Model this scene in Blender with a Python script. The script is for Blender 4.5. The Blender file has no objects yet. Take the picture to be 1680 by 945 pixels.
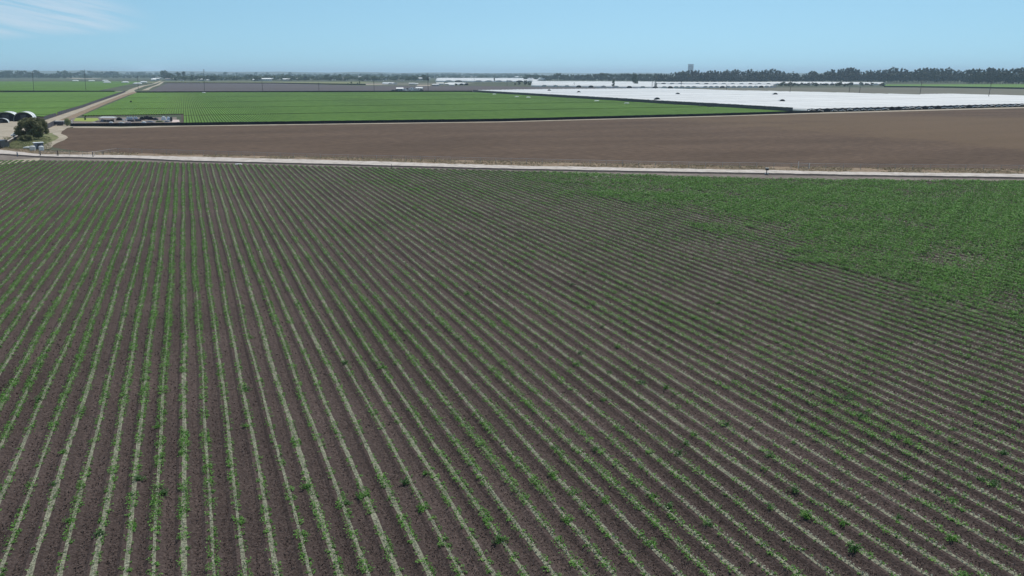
import bpy, math, random
import numpy as np
random.seed(7); rng = np.random.default_rng(7)
C = bpy.context.scene.collection
R = math.radians

# ------------------------------------------------------------------ camera
F = 1350.0; CAMH = 20.0; HOR = 120.5; VPX = 300.0          # calibrated on a 1680 px wide frame
TH = math.atan((472.5 - HOR) / F)
PSI = math.atan((840 - VPX) / (F / math.cos(TH)))
FW = np.array([math.sin(PSI) * math.cos(TH), math.cos(PSI) * math.cos(TH), -math.sin(TH)])
RT = np.array([math.cos(PSI), -math.sin(PSI), 0.0]); UP = np.cross(RT, FW)
cd = bpy.data.cameras.new('camera'); cam = bpy.data.objects.new('camera', cd); C.objects.link(cam)
cam.location = (0, 0, CAMH); cam.rotation_euler = (math.pi / 2 - TH, 0, -PSI)
cd.sensor_width = 36; cd.lens = 36 * F / 1680; cd.clip_start = 0.5; cd.clip_end = 60000
bpy.context.scene.camera = cam

# ------------------------------------------------------------------ sky, sun, exposure
SUN_EL, SUN_AZ = 60.0, 36.0
w = bpy.data.worlds.new('World'); bpy.context.scene.world = w; w.use_nodes = True
nt = w.node_tree; N = nt.nodes; L = nt.links
bg = N['Background']; bg.inputs['Strength'].default_value = 0.085
sky = N.new('ShaderNodeTexSky'); sky.sky_type = 'NISHITA'; sky.sun_disc = False
sky.sun_elevation = R(SUN_EL); sky.sun_rotation = R(SUN_AZ)
sky.altitude = 0; sky.air_density = 1.0; sky.dust_density = 0.5; sky.ozone_density = 3.0
def mth(op, a, b=None, c=None, nt=nt):
    n = nt.nodes.new('ShaderNodeMath'); n.operation = op
    for i, v in enumerate((a, b, c)):
        if v is None: continue
        if isinstance(v, (int, float)): n.inputs[i].default_value = v
        else: nt.links.new(v, n.inputs[i])
    return n.outputs[0]
tc = N.new('ShaderNodeTexCoord'); sep = N.new('ShaderNodeSeparateXYZ'); L.new(tc.outputs['Generated'], sep.inputs[0])
cb = N.new('ShaderNodeCombineXYZ'); L.new(sep.outputs[0], cb.inputs[0]); L.new(sep.outputs[1], cb.inputs[1])
L.new(mth('ADD', mth('MULTIPLY', sep.outputs[2], 0.9), 0.13), cb.inputs[2]); L.new(cb.outputs[0], sky.inputs['Vector'])   # the clear blue sits low in this sky
az = mth('ARCTAN2', sep.outputs[0], sep.outputs[1]); el = mth('ARCSINE', sep.outputs[2])
# thin cirrus streak low in the sky, fading out to the right of the row direction
cmb = N.new('ShaderNodeCombineXYZ'); L.new(mth('MULTIPLY', az, 9), cmb.inputs[0])
L.new(mth('MULTIPLY', mth('ADD', el, mth('MULTIPLY', az, 0.20)), 150), cmb.inputs[1])
nz = N.new('ShaderNodeTexNoise'); nz.inputs['Scale'].default_value = 0.8; nz.inputs['Detail'].default_value = 7
nz.inputs['Roughness'].default_value = 0.6; L.new(cmb.outputs[0], nz.inputs['Vector'])
def ramp(v, a, b, nt=nt):
    n = nt.nodes.new('ShaderNodeMapRange'); n.interpolation_type = 'SMOOTHSTEP'
    nt.links.new(v, n.inputs[0]); n.inputs[1].default_value = a; n.inputs[2].default_value = b
    return n.outputs[0]
band = mth('SUBTRACT', el, mth('MULTIPLY', az, 0.07)); band2 = mth('ADD', el, mth('MULTIPLY', az, 0.20))
m1 = mth('MULTIPLY', ramp(band, R(2.4), R(3.1)), ramp(az, R(-.8), R(-5)))
m2 = ramp(nz.outputs[0], 0.30, 0.62)
mask = mth('MULTIPLY', mth('MULTIPLY', m1, m2), mth('MULTIPLY', ramp(band2, R(4.0), R(2.6)), 0.5))
mx = N.new('ShaderNodeMix'); mx.data_type = 'RGBA'; L.new(mask, mx.inputs[0])
tint = N.new('ShaderNodeMix'); tint.data_type = 'RGBA'; tint.blend_type = 'MULTIPLY'; tint.inputs[0].default_value = 1
L.new(sky.outputs[0], tint.inputs[6]); tint.inputs[7].default_value = (0.96, 1.19, 1.09, 1)
L.new(tint.outputs[2], mx.inputs[6]); mx.inputs[7].default_value = (6.9, 7.4, 8.3, 1)
L.new(mx.outputs[2], bg.inputs['Color'])
sl = bpy.data.lights.new('sun', 'SUN'); sl.energy = 3.0; sl.angle = R(0.53); sl.color = (1.0, 0.95, 0.87)
so = bpy.data.objects.new('sun', sl); C.objects.link(so)
so.rotation_euler = (R(90 - SUN_EL), 0, R(180 - SUN_AZ)); so.location = (0, 0, 300)
sc = bpy.context.scene
sc.cycles.volume_bounces = 2
sc.view_settings.view_transform = 'Standard'; sc.view_settings.look = 'None'
sc.view_settings.exposure = 0.32; sc.view_settings.gamma = 1; sc.view_settings.use_curve_mapping = False

# ------------------------------------------------------------------ helpers
def G(x, y, z=0.0):                      # ground point seen in photo direction (x, y)
    d = FW * F + RT * (x - 840) + UP * (472.5 - y); t = (z - CAMH) / d[2]
    return np.array([d[0] * t, d[1] * t])
def GP(x, y, z=0.0): g = G(x, y); return (float(g[0]), float(g[1]), z)
def top_z(X, Y, y):                      # real height of something standing at X, Y whose top shows at row y
    a = X * FW[0] + Y * FW[1]; b = X * UP[0] + Y * UP[1]; k = 472.5 - y
    return CAMH + (F * b - k * a) / (k * FW[2] - F * UP[2])
def tag(o, label=None, cat=None, group=None, kind=None):
    if label: o['label'] = label
    if cat: o['category'] = cat
    if group: o['group'] = group
    if kind: o['kind'] = kind
    return o
def thing(name, label, cat, loc=(0, 0, 0), rz=0.0, group=None):
    o = bpy.data.objects.new(name, None); C.objects.link(o); o.location = loc; o.rotation_euler = (0, 0, rz)
    o.empty_display_size = 0.3
    return tag(o, label, cat, group)
def link(name, me, parent=None, loc=(0, 0, 0), rz=0.0):
    o = bpy.data.objects.new(name, me); C.objects.link(o); o.parent = parent; o.location = loc
    o.rotation_euler = (0, 0, rz); return o
class MB:
    def __init__(s): s.v = []; s.f = []
    def box(s, c, d, rz=0.0):
        x, y, z = (q / 2 for q in d); b = len(s.v); ca, sa = math.cos(rz), math.sin(rz)
        for k in range(8):
            px = x if k & 1 else -x; py = y if k & 2 else -y; pz = z if k & 4 else -z
            s.v.append((c[0] + px * ca - py * sa, c[1] + px * sa + py * ca, c[2] + pz))
        for q in ((0, 2, 3, 1), (4, 5, 7, 6), (0, 1, 5, 4), (2, 6, 7, 3), (0, 4, 6, 2), (1, 3, 7, 5)):
            s.f.append(tuple(b + i for i in q))
    def face(s, pts):
        b = len(s.v); s.v += [tuple(map(float, p)) for p in pts]; s.f.append(tuple(range(b, b + len(pts))))
    def tube(s, pts, rad, n=7, caps=True):
        b = len(s.v); m = len(pts)
        if not hasattr(rad, '__len__'): rad = [rad] * m
        for i, p in enumerate(pts):
            p = np.array(p, float); q0 = np.array(pts[max(i - 1, 0)], float); q1 = np.array(pts[min(i + 1, m - 1)], float)
            d = q1 - q0; d /= np.linalg.norm(d) + 1e-9
            a = np.cross(d, (0, 0, 1.0)) if abs(d[2]) < .9 else np.cross(d, (1.0, 0, 0)); a /= np.linalg.norm(a); c = np.cross(d, a)
            for k in range(n):
                t = 2 * math.pi * k / n; s.v.append(tuple(p + (a * math.cos(t) + c * math.sin(t)) * rad[i]))
        for i in range(m - 1):
            for k in range(n):
                s.f.append((b + i * n + k, b + i * n + (k + 1) % n, b + (i + 1) * n + (k + 1) % n, b + (i + 1) * n + k))
        if caps: s.f.append(tuple(b + k for k in range(n))[::-1]); s.f.append(tuple(b + (m - 1) * n + k for k in range(n)))
    def lathe(s, prof, c=(0, 0, 0), n=12):
        b = len(s.v)
        for r, z in prof:
            for k in range(n):
                t = 2 * math.pi * k / n; s.v.append((c[0] + r * math.cos(t), c[1] + r * math.sin(t), c[2] + z))
        for i in range(len(prof) - 1):
            for k in range(n): s.f.append((b + i * n + k, b + i * n + (k + 1) % n, b + (i + 1) * n + (k + 1) % n, b + (i + 1) * n + k))
        s.f.append(tuple(b + k for k in range(n))[::-1]); s.f.append(tuple(b + (len(prof) - 1) * n + k for k in range(n)))
    def grid(s, rows):                        # list of equally long point rows
        b = len(s.v); n = len(rows[0])
        for r in rows: s.v += [tuple(map(float, p)) for p in r]
        for i in range(len(rows) - 1):
            for k in range(n - 1): s.f.append((b + i * n + k, b + i * n + k + 1, b + (i + 1) * n + k + 1, b + (i + 1) * n + k))
    def mesh(s, name, m, smooth=False):
        me = bpy.data.meshes.new(name); me.from_pydata(s.v, [], s.f); me.materials.append(m); me.update()
        if smooth: me.polygons.foreach_set('use_smooth', [True] * len(me.polygons))
        return me
    def obj(s, name, m, parent=None, smooth=False, loc=(0, 0, 0), rz=0.0):
        return link(name, s.mesh(name, m, smooth), parent, loc, rz)
def quads_mesh(name, V, m):                  # V: (n*4, 3) array
    n = len(V) // 4; me = bpy.data.meshes.new(name)
    me.vertices.add(n * 4); me.vertices.foreach_set('co', np.ascontiguousarray(V, dtype=np.float32).ravel())
    me.loops.add(n * 4); me.loops.foreach_set('vertex_index', np.arange(n * 4, dtype=np.int32))
    me.polygons.add(n); me.polygons.foreach_set('loop_start', np.arange(0, n * 4, 4, dtype=np.int32))
    me.materials.append(m); me.update(calc_edges=True); return me
def leaf_quads(c, size, r, flat=0.5, aspect=0.6):
    """diamond leaves at centres c, half-length size, mostly facing up when flat is large"""
    n = len(c); nm = r.normal(size=(n, 3)); nm[:, 2] = np.abs(nm[:, 2]) + flat * 2; nm /= np.linalg.norm(nm, axis=1)[:, None]
    a = r.normal(size=(n, 3)); u = np.cross(nm, a); u /= np.linalg.norm(u, axis=1)[:, None] + 1e-9; v = np.cross(nm, u)
    s = np.asarray(size).reshape(-1, 1) * np.ones((n, 1))
    V = np.empty((n, 4, 3)); V[:, 0] = c - u * s; V[:, 1] = c + v * s * aspect; V[:, 2] = c + u * s; V[:, 3] = c - v * s * aspect
    return V.reshape(-1, 3)
def noise2(X, Y, sc, seed=0):                # cheap smooth value noise
    r = np.random.default_rng(seed); T = r.random((256, 256))
    x = np.asarray(X) / sc + 1000; y = np.asarray(Y) / sc + 1000
    xi = np.floor(x).astype(int); yi = np.floor(y).astype(int); fx = x - xi; fy = y - yi
    fx = fx * fx * (3 - 2 * fx); fy = fy * fy * (3 - 2 * fy)
    g = lambda i, j: T[i % 256, j % 256]
    return (g(xi, yi) * (1 - fx) + g(xi + 1, yi) * fx) * (1 - fy) + (g(xi, yi + 1) * (1 - fx) + g(xi + 1, yi + 1) * fx) * fy

# ------------------------------------------------------------------ materials
def mat(name, cols, scale=1.0, detail=4, rough=0.85, bump=0.0, bscale=None, lo=0.3, hi=0.7, stretch=(1, 1, 1),
        objrand=0.0, transl=0.0, spec=0.2, mottle=None, metallic=0.0, rough_noise=0.6, bdist=0.05):
    m = bpy.data.materials.new(name); m.use_nodes = True; nt = m.node_tree; b = nt.nodes['Principled BSDF']
    b.inputs['Roughness'].default_value = rough; b.inputs['Specular IOR Level'].default_value = spec
    b.inputs['Metallic'].default_value = metallic
    tc = nt.nodes.new('ShaderNodeTexCoord'); mp = nt.nodes.new('ShaderNodeMapping'); mp.inputs['Scale'].default_value = stretch
    nt.links.new(tc.outputs['Object'], mp.inputs[0])
    n = nt.nodes.new('ShaderNodeTexNoise'); n.inputs['Scale'].default_value = scale; n.inputs['Detail'].default_value = detail
    n.inputs['Roughness'].default_value = rough_noise; nt.links.new(mp.outputs[0], n.inputs['Vector'])
    cr = nt.nodes.new('ShaderNodeValToRGB'); nt.links.new(n.outputs[0], cr.inputs[0])
    e = cr.color_ramp.elements
    for i, c in enumerate(cols):
        p = lo + (hi - lo) * i / max(len(cols) - 1, 1)
        el = e[i] if i < 2 else e.new(p)
        el.position = p; el.color = (*c, 1)
    if len(cols) == 1: e[1].color = (*cols[0], 1)
    col = cr.outputs[0]
    if name == 'dark_tilled_soil':           # furrows differ a little from one to the next
        m4 = nt.nodes.new('ShaderNodeMapping'); m4.inputs['Scale'].default_value = (1, .012, 1); nt.links.new(tc.outputs['Object'], m4.inputs[0])
        n4 = nt.nodes.new('ShaderNodeTexNoise'); n4.inputs['Scale'].default_value = .9; n4.inputs['Detail'].default_value = 2; nt.links.new(m4.outputs[0], n4.inputs['Vector'])
        mr = nt.nodes.new('ShaderNodeMapRange'); nt.links.new(n4.outputs[0], mr.inputs[0]); mr.inputs[1].default_value = .3; mr.inputs[2].default_value = .7; mr.inputs[3].default_value = .82; mr.inputs[4].default_value = 1.16
        x = nt.nodes.new('ShaderNodeMix'); x.data_type = 'RGBA'; x.blend_type = 'MULTIPLY'; x.inputs[0].default_value = 1
        nt.links.new(col, x.inputs[6]); nt.links.new(mr.outputs[0], x.inputs[7]); col = x.outputs[2]
    if mottle:                                # (scale, darkest factor, brightest factor): broad patches
        n2 = nt.nodes.new('ShaderNodeTexNoise'); n2.inputs['Scale'].default_value = mottle[0]; n2.inputs['Detail'].default_value = 5
        nt.links.new(mp.outputs[0], n2.inputs['Vector'])
        mr = nt.nodes.new('ShaderNodeMapRange'); nt.links.new(n2.outputs[0], mr.inputs[0])
        mr.inputs[1].default_value = .3; mr.inputs[2].default_value = .7; mr.inputs[3].default_value = mottle[1]; mr.inputs[4].default_value = mottle[2]
        x = nt.nodes.new('ShaderNodeMix'); x.data_type = 'RGBA'; x.blend_type = 'MULTIPLY'; x.inputs[0].default_value = 1
        nt.links.new(col, x.inputs[6]); nt.links.new(mr.outputs[0], x.inputs[7]); col = x.outputs[2]
    if objrand:
        oi = nt.nodes.new('ShaderNodeObjectInfo'); hs = nt.nodes.new('ShaderNodeHueSaturation')
        mr = nt.nodes.new('ShaderNodeMapRange'); nt.links.new(oi.outputs['Random'], mr.inputs[0])
        mr.inputs[3].default_value = 1 - objrand; mr.inputs[4].default_value = 1 + objrand
        nt.links.new(mr.outputs[0], hs.inputs['Value']); nt.links.new(col, hs.inputs['Color']); col = hs.outputs[0]
    nt.links.new(col, b.inputs['Base Color'])
    if bump:
        n3 = nt.nodes.new('ShaderNodeTexNoise'); n3.inputs['Scale'].default_value = bscale or scale * 2; n3.inputs['Detail'].default_value = 5
        n3.inputs['Roughness'].default_value = 0.65; nt.links.new(mp.outputs[0], n3.inputs['Vector'])
        bp = nt.nodes.new('ShaderNodeBump'); bp.inputs['Strength'].default_value = bump; bp.inputs['Distance'].default_value = bdist
        nt.links.new(n3.outputs[0], bp.inputs['Height']); nt.links.new(bp.outputs[0], b.inputs['Normal'])
    if transl:
        t = nt.nodes.new('ShaderNodeBsdfTranslucent'); nt.links.new(col, t.inputs[0])
        s = nt.nodes.new('ShaderNodeMixShader'); s.inputs[0].default_value = transl
        nt.links.new(b.outputs[0], s.inputs[1]); nt.links.new(t.outputs[0], s.inputs[2])
        nt.links.new(s.outputs[0], nt.nodes['Material Output'].inputs[0])
    return m
M = {}
M['soil'] = mat('dark_tilled_soil', [(.038, .027, .024), (.084, .061, .054), (.145, .11, .097)], 7, 6, .95, 1.0, 9, .28, .74, mottle=(.12, .82, 1.15), spec=.1, bdist=.10)
M['clod'] = mat('soil_clod', [(.05, .038, .035), (.10, .078, .07), (.17, .135, .12)], 5, 3, .95, spec=.1)
M['margin'] = mat('trodden_dirt', [(.15, .122, .105), (.26, .22, .19)], .7, 6, .95, .6, 5, mottle=(.08, .8, 1.1), spec=.1)
M['brown'] = mat('brown_tilled_soil', [(.072, .050, .036), (.110, .075, .054), (.150, .104, .074)], 1.1, 10, .95, .9, 4, mottle=(.05, .80, 1.15), stretch=(.3, 1, 1), spec=.05)
M['tan'] = mat('dry_stubble_soil', [(.14, .105, .075), (.20, .155, .105)], .3, 8, .95, .5, 3, mottle=(.02, .85, 1.1), stretch=(1, .3, 1), spec=.05)
M['purple'] = mat('grey_tilled_soil', [(.085, .075, .08), (.12, .105, .108)], .1, 6, .95, mottle=(.006, .9, 1.1), spec=.05)
M['base'] = mat('farmland', [(.055, .075, .045), (.12, .12, .085)], .02, 8, .95, mottle=(.003, .75, 1.15), spec=.05)
M['fallow'] = mat('fallow_ground', [(.145, .13, .105), (.16, .16, .12)], .02, 7, .95, mottle=(.006, .88, 1.08), spec=.05)
M['concrete'] = mat('sunbleached_concrete', [(.27, .22, .185), (.47, .41, .36), (.56, .50, .455)], .45, 8, .85, .2, 3, lo=.3, hi=.6, mottle=(1.3, .78, 1.08), spec=.2, rough_noise=.7)
M['bank'] = mat('dark_soil_and_shadow', [(.05, .042, .04), (.10, .085, .08)], 2, 5, .95, spec=.1)  # dark soil; also paints the shadow line below the road
M['dirt'] = mat('pale_dirt_track', [(.30, .25, .185), (.45, .39, .31)], .25, 7, .95, .3, 2, mottle=(.05, .85, 1.05), spec=.1)
M['verge'] = mat('dry_grass_verge', [(.12, .085, .055), (.27, .20, .14), (.36, .29, .20)], 1.2, 7, .95, .6, 4, mottle=(.2, .75, 1.1), spec=.05)
M['straw'] = mat('dry_straw', [(.33, .27, .17), (.46, .38, .26)], 2, 4, .9, spec=.1)
M['pale'] = mat('pale_cover_plants', [(.22, .235, .15), (.38, .385, .27), (.52, .51, .39)], 6, 4, .8, lo=.3, hi=.68, mottle=(.25, .75, 1.1), spec=.2)
M['strip'] = mat('dry_bed_litter', [(.09, .085, .062), (.235, .235, .165), (.36, .35, .26)], 9, 5, .9, .8, 14, stretch=(.7, 1, 1), mottle=(.4, .7, 1.08), spec=.1)
M['leaf'] = mat('crop_leaf', [(.045, .125, .016), (.105, .255, .035), (.21, .40, .075)], 4, 4, .6, lo=.3, hi=.7, transl=.25, mottle=(.6, .78, 1.2), spec=.3)
M['leaf2'] = mat('dark_weed_leaf', [(.03, .085, .02), (.075, .17, .035)], 3, 4, .6, transl=.2, spec=.3)
M['crop'] = mat('green_crop', [(.078, .158, .020), (.118, .215, .034)], .25, 7, .8, .8, 1.5, mottle=(.02, .88, 1.12), stretch=(1, .3, 1), spec=.1, bdist=.2)
M['euc'] = mat('eucalyptus_leaf', [(.010, .022, .014), (.028, .045, .028)], .25, 4, .7, objrand=.25, transl=.1, spec=.2)
M['tree'] = mat('tree_leaf', [(.03, .055, .022), (.075, .11, .045)], .3, 4, .7, objrand=.3, transl=.12, spec=.2)
M['olive'] = mat('olive_leaf', [(.10, .115, .045), (.27, .26, .13)], 1.0, 4, .7, transl=.12, spec=.2)
M['yshrub'] = mat('yellow_green_leaf', [(.22, .27, .11), (.38, .42, .22)], 1.5, 4, .8, transl=.15, spec=.1)
M['bark'] = mat('bark', [(.10, .08, .06), (.18, .15, .12)], 1, 5, .95, spec=.05)
M['film'] = mat('white_plastic_film', [(.78, .77, .74), (.88, .87, .85)], .35, 6, .45, .3, .8, mottle=(.06, .78, 1.03), stretch=(1, .35, 1), objrand=.08, transl=.18, spec=.4)
M['film2'] = mat('bright_plastic_film', [(.74, .76, .74), (.84, .85, .83)], 1, 5, .45, .3, 2, spec=.4)
M['black'] = mat('black_fabric', [(.008, .010, .016), (.018, .020, .028)], 1.2, 5, .8, .5, 3, spec=.2)
M['greyfab'] = mat('grey_shade_cloth', [(.07, .065, .08), (.13, .12, .14)], .6, 6, .8, .4, 2, spec=.2)
M['steel'] = mat('galvanised_steel', [(.30, .30, .30), (.42, .42, .41)], 3, 4, .5, metallic=.5)
M['wood'] = mat('weathered_timber', [(.06, .05, .045), (.12, .10, .085)], 2, 5, .9, spec=.1)
M['white'] = mat('white_paint', [(.72, .73, .72), (.82, .82, .81)], 1, 5, .5, mottle=(.5, .9, 1.03), spec=.4)
M['cream'] = mat('cream_plastic', [(.60, .60, .56), (.72, .72, .68)], 1, 5, .5, spec=.4)
M['grey'] = mat('grey_sheet_metal', [(.15, .17, .21), (.22, .24, .28)], .8, 5, .6, spec=.3)
M['dark'] = mat('dark_paint', [(.02, .022, .03), (.04, .042, .05)], 1, 4, .4, spec=.5)
M['glass'] = mat('dark_glass', [(.02, .025, .03), (.03, .035, .04)], 1, 2, .1, spec=.6)
M['rubber'] = mat('rubber', [(.015, .015, .015), (.03, .03, .03)], 3, 3, .9)
M['teal'] = mat('pale_blue_tank', [(.42, .50, .60), (.55, .62, .70)], 1, 4, .5, spec=.4)
M['pink'] = mat('pinkish_concrete', [(.50, .40, .36), (.62, .50, .46)], 1, 4, .9)
M['tower'] = mat('office_facade', [(.42, .45, .48), (.50, .53, .56)], .1, 3, .6)
M['wall'] = mat('house_wall', [(.60, .57, .52), (.74, .71, .66)], .2, 3, .85, objrand=.25)
M['roof'] = mat('house_roof', [(.14, .12, .11), (.24, .20, .18)], .3, 3, .85, objrand=.35)
M['hill'] = mat('distant_hills', [(.06, .075, .045), (.11, .11, .08)], .002, 6, .95)
M['grassy'] = mat('rough_grass', [(.09, .12, .045), (.19, .20, .09), (.26, .22, .14)], .35, 7, .95, .6, 3, mottle=(.1, .75, 1.1), spec=.1)
M['ygrass'] = mat('bright_dry_grass', [(.20, .26, .05), (.32, .36, .11)], .5, 6, .95, .6, 3, spec=.05)

# ------------------------------------------------------------------ ground sheets
def sheet(name, px, m, z, kind='structure', world=None):
    pts = [tuple(G(*p)) for p in px] if world is None else world
    cx = sum(p[0] for p in pts) / len(pts); cy = sum(p[1] for p in pts) / len(pts)
    b = MB(); b.face([(p[0] - cx, p[1] - cy, 0) for p in pts])
    return tag(b.obj(name, m, loc=(cx, cy, z)), kind=kind)
b = MB(); b.face([(-30000, -3000, 0), (30000, -3000, 0), (30000, 40000, 0), (-30000, 40000, 0)])
tag(b.obj('ground', M['base']), kind='structure')
# canal road traced along the photo's curve:  x, upper edge, lower edge, field edge
LINE = [(-260, 243, 250, 262), (0, 247.6, 254, 264), (66, 255, 258.5, 264), (150, 256, 260.5, 264.6), (232, 257, 261.8, 266), (300, 259, 265.3, 267.8), (540, 264.6, 271, 273.4),
        (820, 273.4, 278.6, 280.6), (1100, 278.8, 284, 289.5), (1240, 281, 286, 293.5), (1380, 284.2, 289, 295.8), (1680, 287.8, 293.4, 298.5), (1950, 290, 297, 303)]
_r = random.Random(4); _xs = [l[0] for l in LINE]; _n = 240; _o = []
for _k in range(_n + 1):
    _x = _xs[0] + (_xs[-1] - _xs[0]) * _k / _n; _v = [float(np.interp(_x, _xs, [l[j] for l in LINE])) for j in (1, 2, 3)]
    _o.append((_x, _v[0] + _r.uniform(-.3, .35) + .25 * math.sin(_k * .37), _v[1] + _r.uniform(-.25, .15), _v[2] + _r.uniform(-.15, .15)))
LINE = _o
ff = [G(x, d) for x, a, bb, d in LINE]                 # far edge of the near field, world
FE = np.array(ff); FE = FE[np.argsort(FE[:, 0])]
def far_edge(X): return np.interp(X, FE[:, 0], FE[:, 1])
# near field: raised beds every SP metres
SP = 1.176; X0 = -1.80; BW = 0.20
def rowwob(i, Y):
    r = (i * 7.31) % 6.28
    return 0.05 * np.sin(Y * 0.11 + r) + 0.035 * np.sin(Y * 0.043 + 1.7 * r) + 0.03 * np.sin(Y * 0.31 + 2.3 * r) + 0.02 * (noise2(Y, Y * 0 + i * 9.1, 1.4, 3) - .5)
IMIN, IMAX = -42, 140
b = MB()
for i in range(IMIN, IMAX):
    xc = X0 + i * SP; ye = float(far_edge(xc)); ys0 = -6.0
    Ys = np.linspace(ys0, ye, 24); wo = rowwob(i, Ys)
    prof = [(-.588, .0), (-.42, .015), (-.25, .14), (.25, .14), (.42, .015), (.588, 0)]
    rows = [[(xc + px + (w_ if 0 < k < 5 else 0), y, .02 + pz) for k, (px, pz) in enumerate(prof)] for y, w_ in zip(Ys, wo)]
    b.grid(rows)
tag(b.obj('soil_field', M['soil']), kind='structure')
sheet('dirt_margin', [(x, bb - .4) for x, a, bb, d in LINE] + [(x, d + .6) for x, a, bb, d in LINE[::-1]], M['margin'], .03)
# raised concrete canal road
b = MB()
for (x, a, bb, d), (x2, a2, b2, d2) in zip(LINE[2:-1], LINE[3:]):
    pass
ZR = .32
top = [GP(x, a, ZR) for x, a, bb, d in LINE]; low = [GP(x, bb, ZR) for x, a, bb, d in LINE]
def offs(p, q, z): return (p[0] + (p[0] - q[0]) * .02, p[1] + (p[1] - q[1]) * .02, z)
b.grid([top, low]); b.grid([low, [(p[0] - .05, p[1] - .12, .0) for p in low]]); b.grid([[(p[0], p[1] + .1, 0.0) for p in top], top])
tag(b.obj('road', M['concrete']), kind='structure')
b = MB(); b.grid([[(p[0], p[1] - .10, .20) for p in low], [(p[0] - .2, p[1] - .8, .045) for p in low]])  # dark strip painted in for the shadow under the road's near edge
b.grid([[(p[0] - .01, p[1] - .10, .2) for p in low], [(p[0] - .01, p[1] - .06, .31) for p in low]])
tag(b.obj('curb_shadow', M['bank']), kind='structure')
VER = [(-260, 236), (0, 241), (66, 247), (150, 250), (232, 252), (300, 253.5), (540, 258.5), (820, 264.5), (1100, 271), (1380, 275.5), (1680, 278.6), (1950, 281)]
sheet('dirt_verge', [p for p in VER] + [(x, a + .3) for x, a, bb, d in LINE[::-1]], M['verge'], .05)
# brown tilled field with its pale far track
FB = [(92, 217), (112, 210), (200, 209.8), (300, 206.9), (540, 203.8), (820, 200), (1100, 192.8), (1200, 190), (1300, 187), (1380, 185), (1680, 176.8), (1950, 170)]
FOBJ = sheet('tilled_field', FB + [(1950, 281)] + [p for p in VER[::-1][1:-3]] + [(150, 250), (110, 246), (84, 241), (92, 233), (104, 227), (103, 222)], M['brown'], .02)
def soil_patch(m, cx, cy, lowl, upl, xl, col):
    """lighter stubble colour between two world lines, ragged edges"""
    t = m.node_tree; b_ = t.nodes['Principled BSDF']; old = b_.inputs['Base Color'].links[0].from_socket
    g_ = t.nodes.new('ShaderNodeNewGeometry'); sp = t.nodes.new('ShaderNodeSeparateXYZ'); t.links.new(g_.outputs['Position'], sp.inputs[0])
    n1 = t.nodes.new('ShaderNodeTexNoise'); n1.inputs['Scale'].default_value = .03; n1.inputs['Detail'].default_value = 9; n1.inputs['Roughness'].default_value = .7
    t.links.new(g_.outputs['Position'], n1.inputs['Vector'])
    q = lambda op, a, b=None: mth(op, a, b, nt=t)
    def side(p, r, wdt):
        d = np.array(r) - np.array(p); n_ = np.array([-d[1], d[0]]) / np.linalg.norm(d)
        v = q('ADD', q('MULTIPLY', sp.outputs[0], float(n_[0])), q('MULTIPLY', sp.outputs[1], float(n_[1])))
        v = q('SUBTRACT', v, float(np.dot(n_, p))); v = q('ADD', v, q('MULTIPLY', q('SUBTRACT', n1.outputs[0], .5), wdt * 2.5)); return ramp(v, -wdt * .5, wdt * .5, nt=t)
    mk = q('MULTIPLY', q('MULTIPLY', side(*lowl, 22), side(*upl, 40)), side(*xl, 120))
    x = t.nodes.new('ShaderNodeMix'); x.data_type = 'RGBA'; t.links.new(q('MULTIPLY', mk, .6), x.inputs[0]); t.links.new(old, x.inputs[6]); x.inputs[7].default_value = (*col, 1)
    t.links.new(x.outputs[2], b_.inputs['Base Color'])
soil_patch(M['brown'], 0, 0, (G(1300, 215), G(1680, 247)), (G(1680, 194), G(1300, 186.5)), (G(1150, 190), G(1230, 230)), (.150, .104, .066))
sheet('track', [(x, y - 1.4) for x, y in [(120, 208.2)] + FB[2:]] + [(x, y + .7) for x, y in FB[2:][::-1] + [(120, 209.4)]], M['dirt'], .05)
# green fields as ridged crop, real rows 0.4 m high
def crop(name, x0, x1, f0, f1, gaps, m, pitch=SP, hgt=.42, label=None):
    b = MB(); n = int((x1 - x0) / pitch)
    for i in range(n):
        x = x0 + i * pitch; a = f0(x); e = f1(x)
        cuts = [a] + [g for g in gaps if a + 3 < g < e - 3] + [e]
        for s, t in zip(cuts[:-1], cuts[1:]):
            if t - s < 4: continue
            b.grid([[(x + .05, y, .03), (x + .22, y, hgt), (x + .95, y, hgt), (x + 1.12, y, .03)] for y in (s + 2.0, t - 2.0)])
    o = b.obj(name, m); tag(o, label, None, kind='stuff'); return o
def linef(p, q):
    p = G(*p); q = G(*q); return lambda x: p[1] + (q[1] - p[1]) * (x - p[0]) / (q[0] - p[0])
def polyf(pts):
    g = np.array([G(*p) for p in pts]); g = g[np.argsort(g[:, 0])]
    return lambda x: float(np.interp(x, g[:, 0], g[:, 1]))
FENCE = [(116, 207.6), (300, 206.2), (540, 203), (820, 199.4), (1100, 192), (1200, 189.4), (1300, 186.2)]
fence_y = polyf(FENCE)
midx = G(165, 171)[0]
far_mid = polyf([(200, 152.5), (240, 152), (540, 151.8), (760, 151.3), (785, 152)])
gapY = sorted(float(G(520, y)[1]) for y in (158, 166, 175.3, 187))
PADX = float(G(297, 200)[0])
crop('green_crop', -47.5, 306, lambda x: fence_y(x) + 3 if x > PADX else 452.0, far_mid, gapY, M['crop'], label='bright green crop in the long field behind the black fence')
sheet('field_soil', None, M['soil'], .012, world=[(PADX, 362), (310, 352), (318, 378), (316, 915), (-47.5, 1026), (-47.5, 452), (PADX, 452)])
lx1 = G(100, 186)[0]
crop('green_crop', -330, float(G(72, 199)[0]) - 4, lambda x: float(np.interp(x, [-330, -75, -60], [520, 462, 440])), lambda x: 1040., [470, 560, 680, 830], M['crop'],
     label='green crop in the left field between the hoop houses and the dark fence')
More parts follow.
